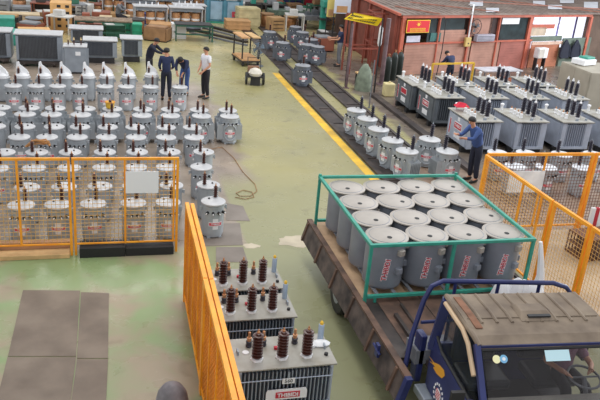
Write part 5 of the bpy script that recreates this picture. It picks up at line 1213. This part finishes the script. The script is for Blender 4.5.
MB().use(DARK).box(-.15, .15, -.18, -.14, .0, .25).build('stand_foot', None, t)
tag(MB().use(mat('off_white_sack', (222, 214, 200), .8, 0, .1, 8)).lathe((p.x, p.y+.08, .35), [(.23, 0), (.27, .1), (.2, .22), (.07, .28), (.01, .28)], 12).build('sack', smooth=True), 'off-white sack on the small wheeled cart', 'sack')
tag(MB().use(mat('brown_part', (150, 110, 84), .7)).box(p.x-.22, p.x+.2, p.y+.38, p.y+.52, .35, .62).build('carton'), 'small brown carton behind the sack on the cart', 'box')
p = at(255, 66); t = thing('pedestal_fan', 'grey round pedestal fan behind the small cart', 'fan', (p.x+.1, p.y, 0), R(10))
MB().use(GREYD).lathe((0, 0, 0), [(.25, 0), (.25, .03), (.04, .06), (.03, .75)], 16).build('base', None, t, smooth=True)
b = MB().use(GREYC); 
for rr in (.33, .25, .17, .09): b.tube([(rr*math.cos(q), -.1+.1*rr, .75+rr*math.sin(q)) for q in [2*math.pi*i/22 for i in range(22)]], .010, 5, close=True)
for k in range(16): q = 2*math.pi*k/16; b.tube([(0, -.12, .75), (.33*math.cos(q), -.05, .75+.33*math.sin(q))], .006, 5)
b.build('guard', None, t); b = MB().use(mat('blue_grey_blade', (130, 156, 180), .4))
for k in range(4): q = math.pi*k/2; b.plate([(0, -.03, .75), (.27*math.cos(q), -.05, .75+.27*math.sin(q)), (.27*math.cos(q+.8), .0, .75+.27*math.sin(q+.8))], (0, 1, 0), .008)
b.build('blade', None, t); MB().use(GREYD).lathe((0, -.05, .75), [(.07, 0), (.08, .2), (.03, .24)], 12, axis='y').build('motor', None, t)
# small odds and ends on the transformer lids
t = thing('plastic_bucket', 'small yellow plastic bucket on a finned transformer below the film-wrapped row', 'bucket', (.22, 20.42, .818))
MB().use(YEL).lathe((0, 0, 0), [(.08, 0), (.11, .02), (.13, .17), (.12, .175)], 14).build('shell', None, t, smooth=True); MB().use(mat('orange_rim', (240, 150, 40), .5)).tube([(.13*math.cos(q), .13*math.sin(q), .175) for q in [2*math.pi*i/16 for i in range(16)]], .012, 6, close=True).build('rim', None, t)
p = at(37, 146, .80); b = MB().use(mat('tan_rope', (196, 140, 84), .8, 0, .2, 8))
for k in range(7): a = k*.9; b.tube([(p.x-.25, p.y-.05, .80), (p.x-.05+.06*math.cos(a), p.y+.06*math.sin(a), .86+.02*k), (p.x+.15+.05*k*.5, p.y+.08*math.sin(a), .84+.05*(k % 3)), (p.x+.28, p.y+.1*math.cos(a), .84)], .018, 6)
tag(b.build('rope_bundle', smooth=True), 'tan rope bundle lying across the lids behind the left fence', 'rope')
p = at(163, 152, .8)

# keep the far clutter apart
bpy.context.view_layer.update()
def foot(o):
    P = []
    for c in [o]+list(o.children_recursive):
        if c.type == 'MESH': P += [c.matrix_world @ Vector(q) for q in c.bound_box]
    return [min(p.x for p in P), max(p.x for p in P), min(p.y for p in P), max(p.y for p in P)] if P else None
movable, fixed = [], []
for o in list(bpy.data.objects):
    if o.parent or o.type in ('CAMERA', 'LIGHT') or o.name.startswith(('floor', 'wall', 'trim', 'workshop', 'timber', 'window', 'worn', 'cable')): continue
    f = foot(o)
    if not f or f[3] < 29.5 and o.name[:4] not in ('gas_',): continue
    nm_ = o.name.split('.')[0]
    mv = nm_ in ('tool_cabinet', 'carton', 'parts_bin', 'wire_drum', 'frame_stand', 'core_coil_assembly', 'wooden_crate', 'machine_bed') and 'yellow sign' not in o['label'] and 'shed' not in o['label'] and 'bench ' not in o['label'] and 'below the seated' not in o['label'] and o.location.x < 14.5
    (movable if mv else fixed).append([o, f, 0.0, 0.0])
for it in range(160):
    moved = False
    for i, a in enumerate(movable):
        for b in movable[i+1:]+fixed:
            A_, B_ = a[1], b[1]
            ox = min(A_[1], B_[1])-max(A_[0], B_[0])+.02; oy = min(A_[3], B_[3])-max(A_[2], B_[2])+.02
            if ox > 0 and oy > 0:
                moved = True; both = b in movable; k = .5 if both else 1.0
                if ox < oy: dx = (ox if A_[0]+A_[1] > B_[0]+B_[1] else -ox); dy = 0
                else: dy = (oy if A_[2]+A_[3] > B_[2]+B_[3] else -oy); dx = 0
                a[2] += dx*k; a[3] += dy*k; a[1] = [A_[0]+dx*k, A_[1]+dx*k, A_[2]+dy*k, A_[3]+dy*k]
                if both: b[2] -= dx*k; b[3] -= dy*k; b[1] = [B_[0]-dx*k, B_[1]-dx*k, B_[2]-dy*k, B_[3]-dy*k]
        if a[1][1] > 7.2 and a[1][3] > 46.8: d = a[1][3]-46.8; a[3] -= d; a[1][2] -= d; a[1][3] -= d
    if not moved: break
for a in movable:
    if a[1][1] > 7.2 and a[1][3] > 46.9: a[3] -= a[1][3]-46.9
for a in movable: a[0].location.x += a[2]; a[0].location.y += a[3]
